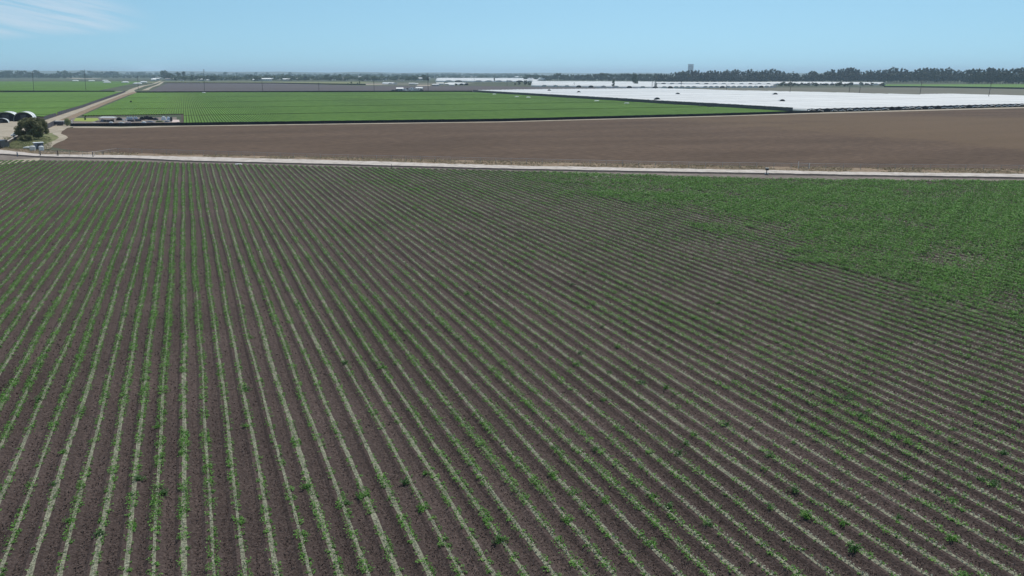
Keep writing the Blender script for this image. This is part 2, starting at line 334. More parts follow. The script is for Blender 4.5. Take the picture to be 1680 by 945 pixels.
sheet('field_soil', None, M['soil'], .012, world=[(-400, 460), (-56, 440), (-66, 1045), (-420, 1045)])
crop('green_crop', -800, -95, lambda x: 1075., lambda x: float(np.interp(x, [-800, -500, -95], [2700, 2500, 2350])), [1200, 1400, 1650, 1950], M['crop'], pitch=2.35,
     label='hazy green crop in the far left field beyond the dark fence')
sheet('tilled_field', [(243, 150.5), (780, 150.3), (850, 147), (900, 146.5), (1000, 145.5), (1060, 144.8), (900, 143), (780, 141), (600, 141), (450, 136.7), (275, 136.3)], M['purple'], .02)
sheet('fallow_field', [(1130, 146.5), (1220, 149), (1300, 152), (1400, 154), (1510, 156), (1613, 160), (1680, 162), (1950, 170), (1950, 150), (1680, 146.5), (1500, 143.5), (1260, 143.4), (1150, 144)], M['fallow'], .02)
sheet('grass_field', [(1450, 142.5), (1680, 146), (1950, 149), (1950, 138), (1680, 138), (1450, 138.5)], M['crop'], .03)
sheet('grass_field', [(240, 135.8), (600, 137.2), (640, 136), (600, 134), (240, 134)], M['grassy'], .03)
sheet('grass_field', [(600, 140), (760, 140), (780, 136), (600, 135.5)], M['fallow'], .035)
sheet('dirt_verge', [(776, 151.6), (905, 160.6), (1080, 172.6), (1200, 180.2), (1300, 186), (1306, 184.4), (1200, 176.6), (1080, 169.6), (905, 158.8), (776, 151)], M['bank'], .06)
# left dirt road and its tracks
sheet('dirt_road', [(60, 204), (72, 198), (135, 176.5), (190, 157.5), (206, 151.3), (218, 151.0), (199, 156.4), (161, 171.2), (118, 189.2), (91, 199.6), (76, 206), (60, 211)], M['dirt'], .05)
sheet('dirt_verge', [(91, 199.6), (118, 189.4), (161, 171.4), (199, 156.4), (218, 151), (228, 151), (208, 157), (172, 171.4), (135, 188), (112, 199)], M['verge'], .04)
sheet('dirt_road', [(206, 151.2), (212, 147), (230, 141), (249, 138), (262, 132.6), (266, 132.6), (256, 137), (237, 141.5), (220, 148), (222, 151)], M['dirt'], .055)
sheet('dirt_road', [(232, 148.4), (244, 143.6), (256, 139.6), (266, 134), (270, 134), (262, 139.4), (250, 143.4), (244, 147.6)], M['dirt'], .058)
sheet('track', [(190, 151.2), (208, 151.2), (208, 149.9), (190, 150)], M['dirt'], .06)
sheet('track', [(105, 127), (128, 128.2), (165, 129), (165, 129.5), (125, 129.2), (108, 128)], M['dirt'], .06)
sheet('track', [(24, 135.9), (54, 134.6), (54, 134.1), (24, 135.3)], M['dirt'], .06)
# compound ground at the left
sheet('dirt_yard', [(-260, 196), (-20, 197), (30, 198), (60, 204), (60, 211), (76, 206), (91, 199.6), (112, 199.5), (115, 208.3), (100, 214), (92, 219), (60, 222), (0, 240), (-260, 243)], M['dirt'], .035)
sheet('grass_bank', [(92, 218), (104, 222), (104, 227), (92, 234), (84, 242), (66, 247.4), (0, 241.5), (-60, 240), (10, 236), (34, 223), (60, 220)], M['grassy'], .06)
trk = [(118, 207.6), (104, 210.5), (95, 216), (93, 220), (101, 223.2), (104.5, 226), (98, 230.5), (86, 235), (79, 239), (74, 245)]
b = MB(); lf = []; rg = []
for i, p in enumerate(trk):
    p0 = G(*trk[max(i - 1, 0)]); p1 = G(*trk[min(i + 1, len(trk) - 1)]); d = p1 - p0; d /= np.linalg.norm(d); n_ = np.array([-d[1], d[0]]); c = G(*p)
    lf.append((*(c + n_ * 1.3), .10)); rg.append((*(c - n_ * 1.3), .10))
b.grid([lf, rg]); tag(b.obj('footpath', M['dirt']), kind='structure')
sheet('dirt_road', [(-260, 275), (0, 271), (64, 264.3), (66, 260), (30, 262), (0, 266), (-260, 266)], M['dirt'], .12)
sheet('grass_patch', [(121, 199.8), (152, 200.6), (163, 197.8), (160, 194.8), (124, 194.6)], M['ygrass'], .3)
sheet('dirt_yard', [(116, 205.5), (290, 203.5), (290, 193), (165, 193.5), (116, 195)], M['margin'], .25)
sheet('concrete_pad', [(282, 201.6), (295, 201.4), (294, 197.6), (283, 197.6)], M['pink'], .3)
# distant low hills
b = MB(); r0 = []; r1 = []; r2 = []
for k in range(81):
    px = -700 + k * 40; g = G(px, 122.4); d = g / np.linalg.norm(g)
    ypx = float(np.interp(px, [-700, 0, 250, 540, 800, 1100, 2500], [114, 115.3, 116.8, 118.4, 119.4, 119.8, 120])) + .5 * math.sin(k * 1.7) + .3 * math.sin(k * 4.1)
    c = d * 11000; h = top_z(c[0], c[1], ypx)
    r0.append((*(d * 9500), 0)); r1.append((c[0], c[1], h)); r2.append((*(d * 14000), 0))
b.grid([r0, r1, r2]); tag(b.obj('hills', M['hill'], smooth=True), kind='structure')

# ------------------------------------------------------------------ near crop rows
print('rows')
dense_x = 66.5
def density(X, Y):
    d = .20 + .40 * noise2(X, Y, 7, 11) * noise2(X, Y, 19, 12) * 2 + .55 * (noise2(X, Y, 1.6, 13) - .42) + .35 * (noise2(X, Y, .6, 14) - .45)
    d += .16 * np.exp(-((X + 14) / 14) ** 2) * (Y > 50) + .16 * np.exp(-((X - 17) / 7) ** 2 - ((Y - 62) / 30) ** 2)
    # the lush band just left of the dense block and along the far edge
    d += .15 * np.exp(-((X - 48) / 9) ** 2 - ((Y - 95) / 20) ** 2) + .25 * np.exp(-((far_edge(X) - Y) / 30) ** 2) * np.clip((X - 25) / 20, 0, 1)
    return d
row_group = 'crop rows planted side by side across the field'
for i in range(IMIN, IMAX):
    xc = X0 + i * SP; ye = float(far_edge(xc)) - .6
    # start of the row: a margin in front of the frame's lower or side edge
    gl = G(-90, 945); gr = G(1770, 945); gfar = G(1770, 298); glf = G(-90, 268)
    if xc < gl[0]: ys0 = float(np.interp(xc, [glf[0], gl[0]], [glf[1], gl[1]]))
    elif xc > gr[0]: ys0 = float(np.interp(xc, [gr[0], gfar[0]], [gr[1], gfar[1]]))
    else: ys0 = float(np.interp(xc, [gl[0], gr[0]], [gl[1], gr[1]]))
    ys0 -= 7
    if ye - ys0 < 3: continue
    r = np.random.default_rng(1000 + i)
    L_ = ye - ys0; rf = r.uniform(.55, 1.45); rw = r.uniform(.75, 1.3)
    dense_row = xc > dense_x + 1
    root = thing('crop_row', None, 'crop row', (xc, ys0, .155))
    if dense_row: tag(root, 'lush wide green crop row, grown together in the dense patch at the field corner', None, 'overgrown crop rows in the dense green patch')
    else: tag(root, 'long thin crop row of pale litter edged with small green plants on dark soil', None, row_group)
    # litter strip (ribbon with ragged edge)
    ys = np.arange(ys0, ye, .5); wo = rowwob(i, ys)
    wid = .045 + .05 * noise2(ys, ys * 0 + i * 3.3, 3, 5) + .035 * r.random(len(ys)) + (.02 if (i % 5 in (0, 3)) else 0)
    wid = wid * rw * (.9 if xc > 12 else 1.0); V = np.empty((len(ys) - 1, 4, 3))
    V[:, 0] = np.c_[(wo - wid)[:-1], ys[:-1] - ys0, np.full(len(ys) - 1, .012)]
    V[:, 1] = np.c_[(wo + wid)[:-1], ys[:-1] - ys0, np.full(len(ys) - 1, .012)]
    V[:, 2] = np.c_[(wo + wid)[1:], ys[1:] - ys0, np.full(len(ys) - 1, .012)]
    V[:, 3] = np.c_[(wo - wid)[1:], ys[1:] - ys0, np.full(len(ys) - 1, .012)]
    # pale tufts standing on the strip
    ymid = ys0 + r.random(int(L_ * (34 if xc > 12 else 28))) * L_
    dist = np.hypot(xc, ymid); keep = r.random(len(ymid)) < np.clip(75 / dist, .40, 1) * (.35 if dense_row else 1)
    ty = ymid[keep]; td = dist[keep]
    ph = .25 if xc > 12 else .18; ty = np.round(ty / ph) * ph + r.normal(0, .025, len(ty))         # plants set at a regular spacing
    c = np.c_[rowwob(i, ty) + r.normal(0, .038, len(ty)), ty - ys0, .02 + r.random(len(ty)) * (.15 if xc > 12 else .10)]
    T = leaf_quads(c, (.047 if xc > 12 else .038) * np.clip(td / 60, 1, 1.7) * r.uniform(.7, 1.3, len(ty)), r, .35, .45)
    link('litter_strip', quads_mesh('litter_strip', V.reshape(-1, 3), M['strip']), root)
    tag(link('seedlings', quads_mesh('seedlings', T, M['pale']), root), kind='stuff')
    # green plants on both shoulders
    n = int(L_ / .105 * 2); py = ys0 + r.random(n) * L_
    pd = np.hypot(xc, py)
    dn = density(np.full(n, xc), py)
    XX = np.full(n, xc)
    bl = np.clip((xc - (dense_x + 16 * (noise2(XX, py, 9, 41) - .5) + 9 * (noise2(XX, py, 2.5, 42) - .5))) / 11 + .5, 0, 1)
    bl = bl * bl * (3 - 2 * bl)
    dd_ = (.20 + .72 * noise2(XX, py, 5, 21) + .4 * (noise2(XX, py, 1.3, 22) - .4)) * np.where(noise2(XX, py, 13, 25) < .15, .7, 1)
    dn = dn * (1 - .38 * np.clip((xc - 8) / 10, 0, 1)) * (1 - .3 * np.clip((py - 115) / 40, 0, 1) * np.clip((25 - xc) / 15, 0, 1))
    dn = dn * rf * (1 - bl) + dd_ * bl + (.18 * np.clip((xc - 45) / 20, 0, 1) if xc > 45 else 0) * (1 - bl)
    cut = r.random(n) < np.clip(dn * 1.35 * np.clip(.8 + pd / 200, .8, 1.15 if xc > 20 else 1.1), .12 if xc > 12 else .17, 1); py = py[cut]; pd = pd[cut]; dn = dn[cut]; bl = bl[cut]; n = len(py)
    sd = np.where(r.random(n) < .5, -1, 1); off = .085 + .10 * r.random(n)
    off = off * (1 + bl * (r.uniform(.2, 1.8, n) - 1))
    px = rowwob(i, py) + sd * off
    lod = np.clip(pd / 75, 1, 1.9)
    nl = np.maximum(3, (9 / lod ** 1.2 * (1 + .2 * bl)).astype(int)); idx = np.repeat(np.arange(n), nl); m_ = len(idx)
    rad = (.028 + .075 * np.clip(dn, 0, 1.2) + .02 * r.random(n)) * (1 + .4 * bl)
    hh = (.08 + .13 * np.clip(dn, 0, 1.2)) * (1 + 1.1 * bl)
    c = np.c_[px[idx] + r.normal(0, 1, m_) * rad[idx], py[idx] - ys0 + r.normal(0, 1, m_) * rad[idx], -.02 + r.random(m_) ** .7 * hh[idx]]
    Vl = leaf_quads(c, .043 * lod[idx] ** .75 * r.uniform(.7, 1.35, m_) * (1 + .3 * bl[idx]), r, .55, .6)
    tag(link('foliage', quads_mesh('foliage', Vl, M['leaf']), root), kind='stuff')
# loose clods between the beds of the near half (stuff)
r = np.random.default_rng(77); n = 150000
u = r.random(n); px_ = r.uniform(-60, 1740, n); py_ = 330 + 640 * u ** .55
d = FW[None] * F + RT[None] * (px_ - 840)[:, None] + UP[None] * (472.5 - py_)[:, None]; t_ = -CAMH / d[:, 2]; cx = d[:, 0] * t_; cy = d[:, 1] * t_
fr = np.abs(((cx - X0) / SP + .5) % 1 - .5) * SP; ok = (fr > .24) & (cy < far_edge(cx) - 2); cx, cy, t_ = cx[ok], cy[ok], t_[ok]; dd = np.hypot(cx, cy)
c = np.c_[cx, cy, .045 + .01 * r.random(len(cx))]
o = link('soil_clods', quads_mesh('soil_clods', leaf_quads(c, .035 * np.clip(dd / 45, .8, 2.2) * r.uniform(.4, 1.5, len(cx)), r, .12, .8), M['clod'])); tag(o, 'loose brown clods on the soil between the crop rows', None, kind='stuff')
# bushy weeds standing out of the rows
wm = []
for k in range(4):
    r = np.random.default_rng(50 + k); n = 260
    d = r.normal(size=(n, 3)); d /= np.linalg.norm(d, axis=1)[:, None]; d[:, 2] = np.abs(d[:, 2])
    c = d * (r.random((n, 1)) ** .5) * np.array([.36, .36, .34]) * (1 + .4 * np.sin(3 * np.arctan2(d[:, 1], d[:, 0]) + k))[:, None]
    wm.append(quads_mesh('weed_leaves', leaf_quads(c, .05 * r.uniform(.7, 1.4, n), r, .4, .6), M['leaf2'] if k % 2 else M['leaf']))
WE = [(762, 486, 1.2), (152, 884, 1.0), (519, 801, 1.1), (671, 795, 1.0), (912, 784, .9), (915, 742, .9), (947, 601, 1), (1107, 638, .9), (1181, 500, 1), (1420, 687, 1.3), (1505, 727, 1), (1395, 657, 1.2),
      (1580, 955, 1.2), (870, 574, .8), (834, 535, .9), (1200, 700, 1.0), (1145, 716, .9), (1040, 634, 1.1), (318, 745, .9), (72, 660, 1.1), (115, 745, .8), (60, 630, .8), (420, 700, .7), (577, 830, .8), (980, 662, .8),
      (1265, 752, .9), (1330, 850, 1.1), (1405, 905, 1.1), (1550, 830, .9), (1620, 790, .9), (1270, 640, .8), (986, 740, .8), (1070, 820, .9), (745, 560, .8), (720, 414, .9), (402, 430, .9), (640, 395, .9), (562, 360, .9), (230, 470, .8), (905, 405, .9)]
for k in range(120):
    WE.append((random.uniform(20, 1660), 340 + 560 * random.random() ** 1.3, random.uniform(.55, 1.1)))
for k, (x, y, s) in enumerate(WE):
    g = G(x, y); i = round((g[0] - X0) / SP)
    if g[1] > far_edge(g[0]) - 3: continue
    X = X0 + i * SP + random.uniform(-.25, .25)
    o = link('weed', wm[k % 4], None, (X, float(g[1]), .12), random.uniform(0, 6.28)); o.scale = (s * .8, s * .8, s * .75)
    tag(o, 'bushy green weed standing taller than the crop row it grows in', 'weed', 'bushy weeds scattered along the crop rows')

# dry grass on the verge (stuff)
r = np.random.default_rng(5); cs = []
vx = np.array([p[0] for p in VER]); vy = np.array([p[1] for p in VER]); lx = np.array([p[0] for p in LINE]); ly = np.array([p[1] for p in LINE])
for _ in range(15000):
    x = r.uniform(-60, 1760); a = np.interp(x, vx, vy); bb = np.interp(x, lx, ly); t = r.random() ** 1.3; g = G(x, a + (bb - a) * t)
    if noise2(g[0], g[1], 5, 31) > .38: cs.append((g[0], g[1], .05 + .22 * r.random()))
cs = np.array(cs); idx = np.repeat(np.arange(len(cs)), 3); cc = cs[idx] + r.normal(0, .12, (len(idx), 3)) * np.array([1, 1, .3])
V = leaf_quads(cc, .16 * r.uniform(.5, 1.3, len(idx)), r, .05, .35)
o = link('dry_grass', quads_mesh('dry_grass', V, M['straw'])); tag(o, 'dry tan grass along the verge between road and brown field', None, kind='stuff')
cs = []
for _ in range(1400):
    x = r.uniform(6, 84); y = r.uniform(226, 246); g = G(x, y); cs.append((g[0], g[1], .1 + .25 * r.random()))
cs = np.array(cs); idx = np.repeat(np.arange(len(cs)), 6); cc = cs[idx] + r.normal(0, .25, (len(idx), 3)) * np.array([1, 1, .4])
o = link('rough_grass', quads_mesh('rough_grass', leaf_quads(cc, .13 * r.uniform(.5, 1.3, len(idx)), r, .1, .4), M['grassy'])); tag(o, 'rough weedy grass on the bank beside the grey shed', None, kind='stuff')

# ------------------------------------------------------------------ fences
def fence(name, label, cat, px, hgt, m, spacing, fabric=True, postr=.05, wires=(), pm=None, maxpost=95, lean=0):
    P = [G(*p) for p in px]; seg = [np.linalg.norm(b_ - a_) for a_, b_ in zip(P[:-1], P[1:])]; T = sum(seg); cum = np.r_[0, np.cumsum(seg)]
    at = lambda s: (np.interp(s, cum, [p[0] for p in P]), np.interp(s, cum, [p[1] for p in P]))
    o0 = (float(P[0][0]), float(P[0][1]), 0); root = thing(name, label, cat, o0)
    n = min(maxpost, max(2, int(T / spacing))); r = random.Random(len(px) * 17 + int(T))
    if fabric:
        b = MB(); k = int(T / 1.6) + 1; lo = []; hi = []; b2 = []
        for j in range(k + 1):
            x, y = at(T * j / k); h = hgt * (1 - .07 * r.random()); w_ = .10 * math.sin(j * 1.9) + r.uniform(-.05, .05)
            lo.append((x - o0[0], y - o0[1] + w_, .02)); hi.append((x - o0[0], y - o0[1], h))
        b.grid([lo, hi]); b.grid([[(q[0], q[1] + .03, q[2]) for q in hi], [(q[0], q[1] + .03, q[2]) for q in lo]]); b.obj('fabric', m, root)
    pmesh = MB(); pmesh.tube([(0, 0, 0), (0, 0, hgt + .12)], postr, 6); pme = pmesh.mesh('post', pm or M['wood'])
    for j in range(n + 1):
        x, y = at(T * j / n); link('post', pme, root, (x - o0[0], y - o0[1] - .07, 0), 0)
    if wires:
        b = MB(); k = 60
        for z, rr in wires:
            b.tube([(at(T * j / k)[0] - o0[0], at(T * j / k)[1] - o0[1], z) for j in range(k + 1)], rr, 4)
        b.obj('wire', M['steel'], root)
    return root
fence('fabric_fence', 'long low black fabric fence between the brown field and the bright green crop', 'fence', FENCE + [(1316, 185.7), (1345, 184.9)], 1.25, M['black'], 6)
WF = [(66, 258), (95, 257), (118, 257.5), (153, 258.2), (190, 251.5), (240, 253), (300, 254.6), (540, 262), (820, 268.5), (1080, 274.6), (1380, 278.6), (1680, 281), (1760, 282)]
fence('wire_fence', 'thin wire fence with slim posts along the dry verge behind the pale road', 'fence', WF, 1.2, None, 3.6, fabric=False, postr=.045, wires=((1.25, .035), (.7, .014), (.95, .014)), pm=M['steel'])
fence('shade_fence', 'grey shade cloth fence along the left edge of the dirt road', 'fence', [(73, 196.2), (92, 190.4)], 1.5, M['greyfab'], 4)
fence('shade_fence', 'long grey shade cloth fence climbing beside the dirt road past its gap', 'fence', [(95, 189.2), (106, 186), (135, 177), (163, 166.5), (190, 156.6), (206, 151.4)], 1.7, M['greyfab'], 6)
fence('shade_fence', 'short grey shade cloth fence between the big tree and the parked trailer', 'fence', [(72, 214.6), (80, 210.5), (92, 205)], 1.9, M['greyfab'], 3)
fence('shade_fence', 'thin dark fence across the far edge of the left green field', 'fence', [(-60, 151), (0, 151), (100, 151), (188, 151.2)], 1.6, M['black'], 20)
fence('shade_fence', 'thin dark fence along the far edge of the middle green field', 'fence', [(224, 152.6), (300, 152.2), (334, 152.1), (540, 151.4), (700, 151.2), (775, 151)], 1.6, M['black'], 20)
fence('shade_fence', 'dark grey windbreak cloth along the slanting left side of the white tunnels', 'fence', [(776, 151.4), (800, 153), (905, 159.4), (1000, 165.2), (1080, 170.6), (1200, 177.5), (1300, 184)], 2.5, M['greyfab'], 8)
fence('shade_fence', 'thin black line of fence across the grey field by the distant houses', 'fence', [(268, 136.4), (450, 136.9), (600, 139.6)], 1.8, M['black'], 30)
fence('shade_fence', 'thin dark fence under the distant strip of green grass at right', 'fence', [(1450, 143), (1560, 144), (1680, 146), (1760, 147)], 2.0, M['black'], 30)

# ------------------------------------------------------------------ white tunnels
print('tunnels')
TW = 5.4
def arch(wd, h, n=9): return [(-wd / 2 * math.cos(math.pi * k / n), h * math.sin(math.pi * k / n) ** .72) for k in range(n + 1)]
tunnel_faces = 0
def tunnel(xc, y0, y1, label, group, h=2.1, wd=TW, mouth=True, swag=False, m=None, rz=0.0, endm='black', name='plastic_tunnel', seed=0):
    root = thing(name, label, 'tunnel', (xc, y0, 0), rz, group); A = arch(wd * .94, h); Lg = y1 - y0
    rr = random.Random(seed); b = MB(); k = max(2, min(40, int(Lg / 9)))
    rows = []
    for j in range(k + 1):
        s = 1 + rr.uniform(-.04, .04); s = s * (.84 if name == 'plastic_tunnel' and any(abs(y0 + Lg * j / k - q) < 5 for q in (470, 535, 620, 730)) and rr.random() < .6 else 1); dx = rr.uniform(-.08, .08)
        rows.append([(x + dx, Lg * j / k, max(z * s, 0.02)) for x, z in A])
    b.grid(rows); b.obj('cover', m or M['film'], root, smooth=False)
    if mouth:
        b = MB(); b.face([(-wd * .495, .0, .02), (wd * .495, .0, .02), (wd * .495, 0, h * .9), (0, 0, h * 1.0), (-wd * .495, 0, h * .9)] if swag else [(x * .97, .35, z * .96 + .01) for x, z in A]); b.obj('end_panel', M[endm], root)  # on open tunnel mouths the black panel paints the shaded interior
        b = MB(); b.tube([(x, -.03, z + .02) for x, z in A], .07, 5); b.obj('hoop', M['steel'], root)
    if swag and rr.random() < .86:                                   # gathered plastic hanging in the mouth
        b = MB(); n = 8; r0 = []; r1 = []; r2 = []
        w0 = rr.uniform(-.52, -.35); w1 = rr.uniform(.3, .55); zo = rr.uniform(-.3, .25)
        for j in range(n + 1):
            t = j / n; x = (w0 + (w1 - w0) * t) * wd; zc = .85 + zo + rr.uniform(.15, .7) * math.sin(math.pi * t) + rr.uniform(-.12, .12)
            r0.append((x, -.05, zc + .18)); r1.append((x, -.5, zc)); r2.append((x, -.25, zc - .28))
        b.grid([r0, r1, r2]); b.obj('plastic_bundle', M['film2'], root)
    return root
front = polyf([(1300, 185.6), (1380, 183.6), (1680, 175.4), (1950, 168)])
back = polyf([(778, 151), (850, 149.6), (900, 148.8), (1080, 147.4), (1150, 149.2), (1220, 151.2), (1300, 154.2), (1400, 155.6), (1510, 158), (1613, 161.6), (1680, 164), (1950, 172)])
leftx = 307.0; gm = 'white plastic tunnels standing side by side'
vents = {}
for (px, py) in [(1283.5, 165.6), (1272, 155), (1078, 163.2), (1112, 156.2), (949, 151.6), (1180, 172)]:
    pass
nT = 0
for k in range(66):
    X = leftx + k * TW; y0 = front(X); y1 = back(X)
    if k < 2: y0 = front(leftx)
    if y1 - y0 < 12: break
    tunnel(X, y0, y1, 'long low white plastic tunnel in the big white block, dark at its near end', gm, swag=True, seed=k); nT += 1
print('main tunnels', nT)
# raised dark mouths in the white block
for j, (px, py, wd) in enumerate([(1283.5, 167.3, 4.6), (1272, 155.6, 5.5), (1078, 164, 5.5), (1112, 155.4, 5), (949.5, 152.4, 5), (901, 149.4, 5)]):
    g = G(px, py, 1.5)
    o = tunnel(float(g[0]), float(g[1]), float(g[1]) + 7, ['black open tunnel mouth standing highest near the front right of the white block', 'small black tunnel mouth on the far edge of the white block', 'black tunnel mouth over the middle of the white block',
        'small black tunnel mouth right of the paired poles in the white block', 'small black tunnel mouth near the slender far end of the white block', 'tiny black tunnel mouth farthest left in the white block'][j], None, h=3.3, wd=wd, name='tunnel_mouth', rz=-.5)
    # black cloth lying from the mouth along the tunnels' backs
# far tunnel blocks
gf = 'distant white plastic tunnels'
def far_block(pxs, ytop, ybot, label, pitch, h=3.0, hole=.06):
    a = G(pxs[0], ybot[0]); c = G(pxs[1], ybot[1]); fb = linef((pxs[0], ybot[0]), (pxs[1], ybot[1]))
    e = G(pxs[1], ytop[1]); e0 = G(pxs[0], ytop[0]); tf = linef((pxs[0], ytop[0]), (pxs[1], ytop[1]))
    x = a[0]; r = random.Random(int(pxs[0])); n = 0
    x_end = e[0]
    while x < x_end:
        y0 = fb(x) if x < c[0] else None
        if y0 is None:                      # right limit is the sight line through px right
            t = (x - c[0]) / (e[0] - c[0]); y0 = c[1] + (e[1] - c[1]) * t
        y1 = tf(x) if x > e0[0] else a[1] + (e0[1] - a[1]) * (x - a[0]) / (e0[0] - a[0] + 1e-6)
        if y1 - y0 > 15 and r.random() > hole:
            tunnel(x, y0, y1, label, gf, h=h, wd=pitch, seed=int(x), endm='black' if r.random() < .15 else 'greyfab' if r.random() < .2 else 'film'); n += 1
        x += pitch
    print('far block', pxs, n)
far_block((875, 1075), (135, 136), (142.2, 145.2), 'distant white plastic tunnel in the block below the low dark tree belt', 9.5)
far_block((1080, 1270), (140.8, 141.4), (145.2, 143.8), 'distant white plastic tunnel in the narrow strip behind the middle of the big block', 9.5)
far_block((1075, 1365), (136.3, 136.3), (138.6, 139.8), 'distant white plastic tunnel in the strip at the foot of the tall tree belt', 12)
far_block((720, 885), (129.6, 130), (134.2, 134.8), 'distant white plastic tunnel in the pale block left of the tree belt', 20, h=4)
far_block((736, 765), (137.6, 137.6), (139.6, 139.8), 'distant white plastic tunnel on the edge of the grey field', 9)
far_block((1350, 1450), (136.4, 137.4), (139.4, 139.6), 'distant white plastic tunnel half hidden by scrub at right', 13, hole=.35)
far_block((630, 648), (137.2, 137.4), (138.6, 138.8), 'distant white plastic tunnel at the end of the grey field', 9)
# pale sheds / covered plots near horizon
sheet('pale_field', [(225, 124.6), (272, 124.6), (272, 120.0 + 2.2), (232, 122.4)], M['film2'], .1)
sheet('pale_field', [(278, 123.6), (330, 123.6), (330, 122.6), (278, 122.6)], M['film2'], .1)
sheet('pale_field', [(600, 139), (648, 138.7), (648, 137.4), (600, 137.6)], M['dirt'], .1)
sheet('pale_field', [(684, 141), (706, 141), (706, 139.6), (684, 139.4)], M['dirt'], .1)
sheet('pale_field', [(190, 127), (272, 127), (272, 124.8), (190, 125)], M['fallow'], .1)

# ------------------------------------------------------------------ trees
print('trees')
def tree_meshes(kind, seed):
    r = np.random.default_rng(seed); b = MB(); lobes = []
    if kind == 'euc':
        n = 12; b.tube([(0, 0, 0), (.01, 0, .3), (.0, .01, .6), (.01, 0, .85)], [.022, .017, .011, .004], 6)
        for k in range(n):
            z = .22 + .72 * k / n + r.uniform(-.03, .03); a = r.uniform(0, 6.28); rad = r.uniform(.03, .17) * (1.15 - .55 * abs(z - .55))
            c = np.array([rad * math.cos(a), rad * math.sin(a), z]); lobes.append((c, r.uniform(.055, .10), r.uniform(.8, 1.3)))
            b.tube([(0, 0, max(z - .14, .1)), tuple(c * np.array([.6, .6, 1]) - np.array([0, 0, .04])), tuple(c)], [.008, .005, .002], 4)
        per, ls = 70, .026
    elif kind == 'big':
        n = 52; b.tube([(0, 0, 0), (.03, 0, .22), (.02, .03, .5)], [.05, .04, .02], 8)
        for k in range(n):
            a = r.uniform(0, 6.28); ph = r.uniform(-.75, 1.35); R_ = .48 * r.uniform(.55, 1)
            c = np.array([R_ * math.cos(ph) * math.cos(a) * 1.15, R_ * math.cos(ph) * math.sin(a), .43 + .47 * math.sin(ph)])
            lobes.append((c, r.uniform(.10, .17), .85)); b.tube([(0.02, 0, .2), tuple(c * .6 + np.array([0, 0, .1])), tuple(c)], [.016, .01, .003], 4)
        per, ls = 190, .026
    else:
        n = 13; b.tube([(0, 0, 0), (.01, 0, .25), (0, .01, .6)], [.03, .022, .01], 6)
        for k in range(n):
            a = r.uniform(0, 6.28); ph = r.uniform(-.9, 1.4); R_ = .38 * r.uniform(.4, 1)
            c = np.array([R_ * math.cos(ph) * math.cos(a), R_ * math.cos(ph) * math.sin(a), .52 + .36 * math.sin(ph)])
            lobes.append((c, r.uniform(.13, .21), .8)); b.tube([(0, 0, .25), tuple(c)], [.01, .004], 4)
        per, ls = 60, .046
    Vs = []
    for c, R_, fl in lobes:
        d = r.normal(size=(per, 3)); d /= np.linalg.norm(d, axis=1)[:, None]
        p = c + d * R_ * (r.random((per, 1)) ** .4) * np.array([1, 1, fl]); p[:, 2] = np.maximum(p[:, 2], .04)
        Vs.append(leaf_quads(p, ls * r.uniform(.6, 1.4, per), r, .15, .75))
    return b.mesh('trunk', M['bark']), quads_mesh('crown', np.concatenate(Vs), M[{'euc': 'euc', 'big': 'olive', 'tree': 'tree'}[kind]])
PR = {k: [tree_meshes(k, s * 7 + 3) for s in range(n)] for k, n in (('euc', 8), ('tree', 7), ('big', 1))}
def tree(kind, X, Y, h, wscale, label, group=None, var=None, name=None):
    tm, cm = PR[kind][var if var is not None else random.randrange(len(PR[kind]))]
    root = thing(name or {'euc': 'eucalyptus_tree', 'tree': 'broadleaf_tree', 'big': 'broadleaf_tree'}[kind], label, 'tree', (float(X), float(Y), 0), random.uniform(0, 6.28), group)
    root.scale = (h * wscale, h * wscale, h); link('trunk', tm, root); link('crown', cm, root); return root
TOP = [(1080, 120), (1100, 119.5), (1112, 116), (1123, 116), (1142, 113), (1150, 116), (1172, 114), (1184, 116), (1197, 113), (1205, 112.5), (1216, 116), (1230, 112.5), (1243, 117), (1250, 113), (1262, 111.5), (1272, 111.5), (1280, 116), (1290, 117), (1300, 120), (1312, 122.5),
       (1320, 119), (1332, 118.5), (1348, 120), (1356, 116), (1363, 112), (1378, 111.5), (1391, 108.5), (1400, 109), (1410, 116.5), (1425, 114.5), (1437, 113), (1452, 111.5), (1464, 108.5), (1480, 111), (1490, 116), (1503, 111.5), (1525, 109.5), (1535, 111.5), (1550, 110),
       (1565, 113.5), (1580, 114), (1598, 110.5), (1610, 112), (1620, 108.5), (1632, 109.5), (1645, 111.5), (1660, 110.5), (1672, 109.5), (1760, 108)]
tx, tt = [p[0] for p in TOP], [p[1] for p in TOP]
gE = 'eucalyptus trees in the tall windbreak'; FOOT = []; WOOD = []
x = 1080
while x < 1725:
    base = float(np.interp(x, [1080, 1200, 1350, 1500, 1580, 1590, 1725], [136.2, 136.4, 135.6, 135.6, 135.8, 137.6, 138]))
    g = G(x, base); h = top_z(g[0], g[1], float(np.interp(x, tx, tt)) - .3) * random.uniform(.93, 1.03)
    tree('euc', g[0], g[1], h, random.uniform(.85, 1.15), 'tall dark eucalyptus in the windbreak along the right horizon', gE)
    if random.random() < .8:
        g2 = G(x + 2, base - 1.0); h2 = top_z(g2[0], g2[1], float(np.interp(x, tx, tt)) + random.uniform(2, 7)); tree('euc', g2[0], g2[1], h2, 1.3, 'tall dark eucalyptus in the windbreak along the right horizon', gE)
    if random.random() < .9: FOOT.append((*G(x - 1, base + .2), random.uniform(14, 26), 1.2))
    x += random.uniform(3.6, 5.6)
x = 862
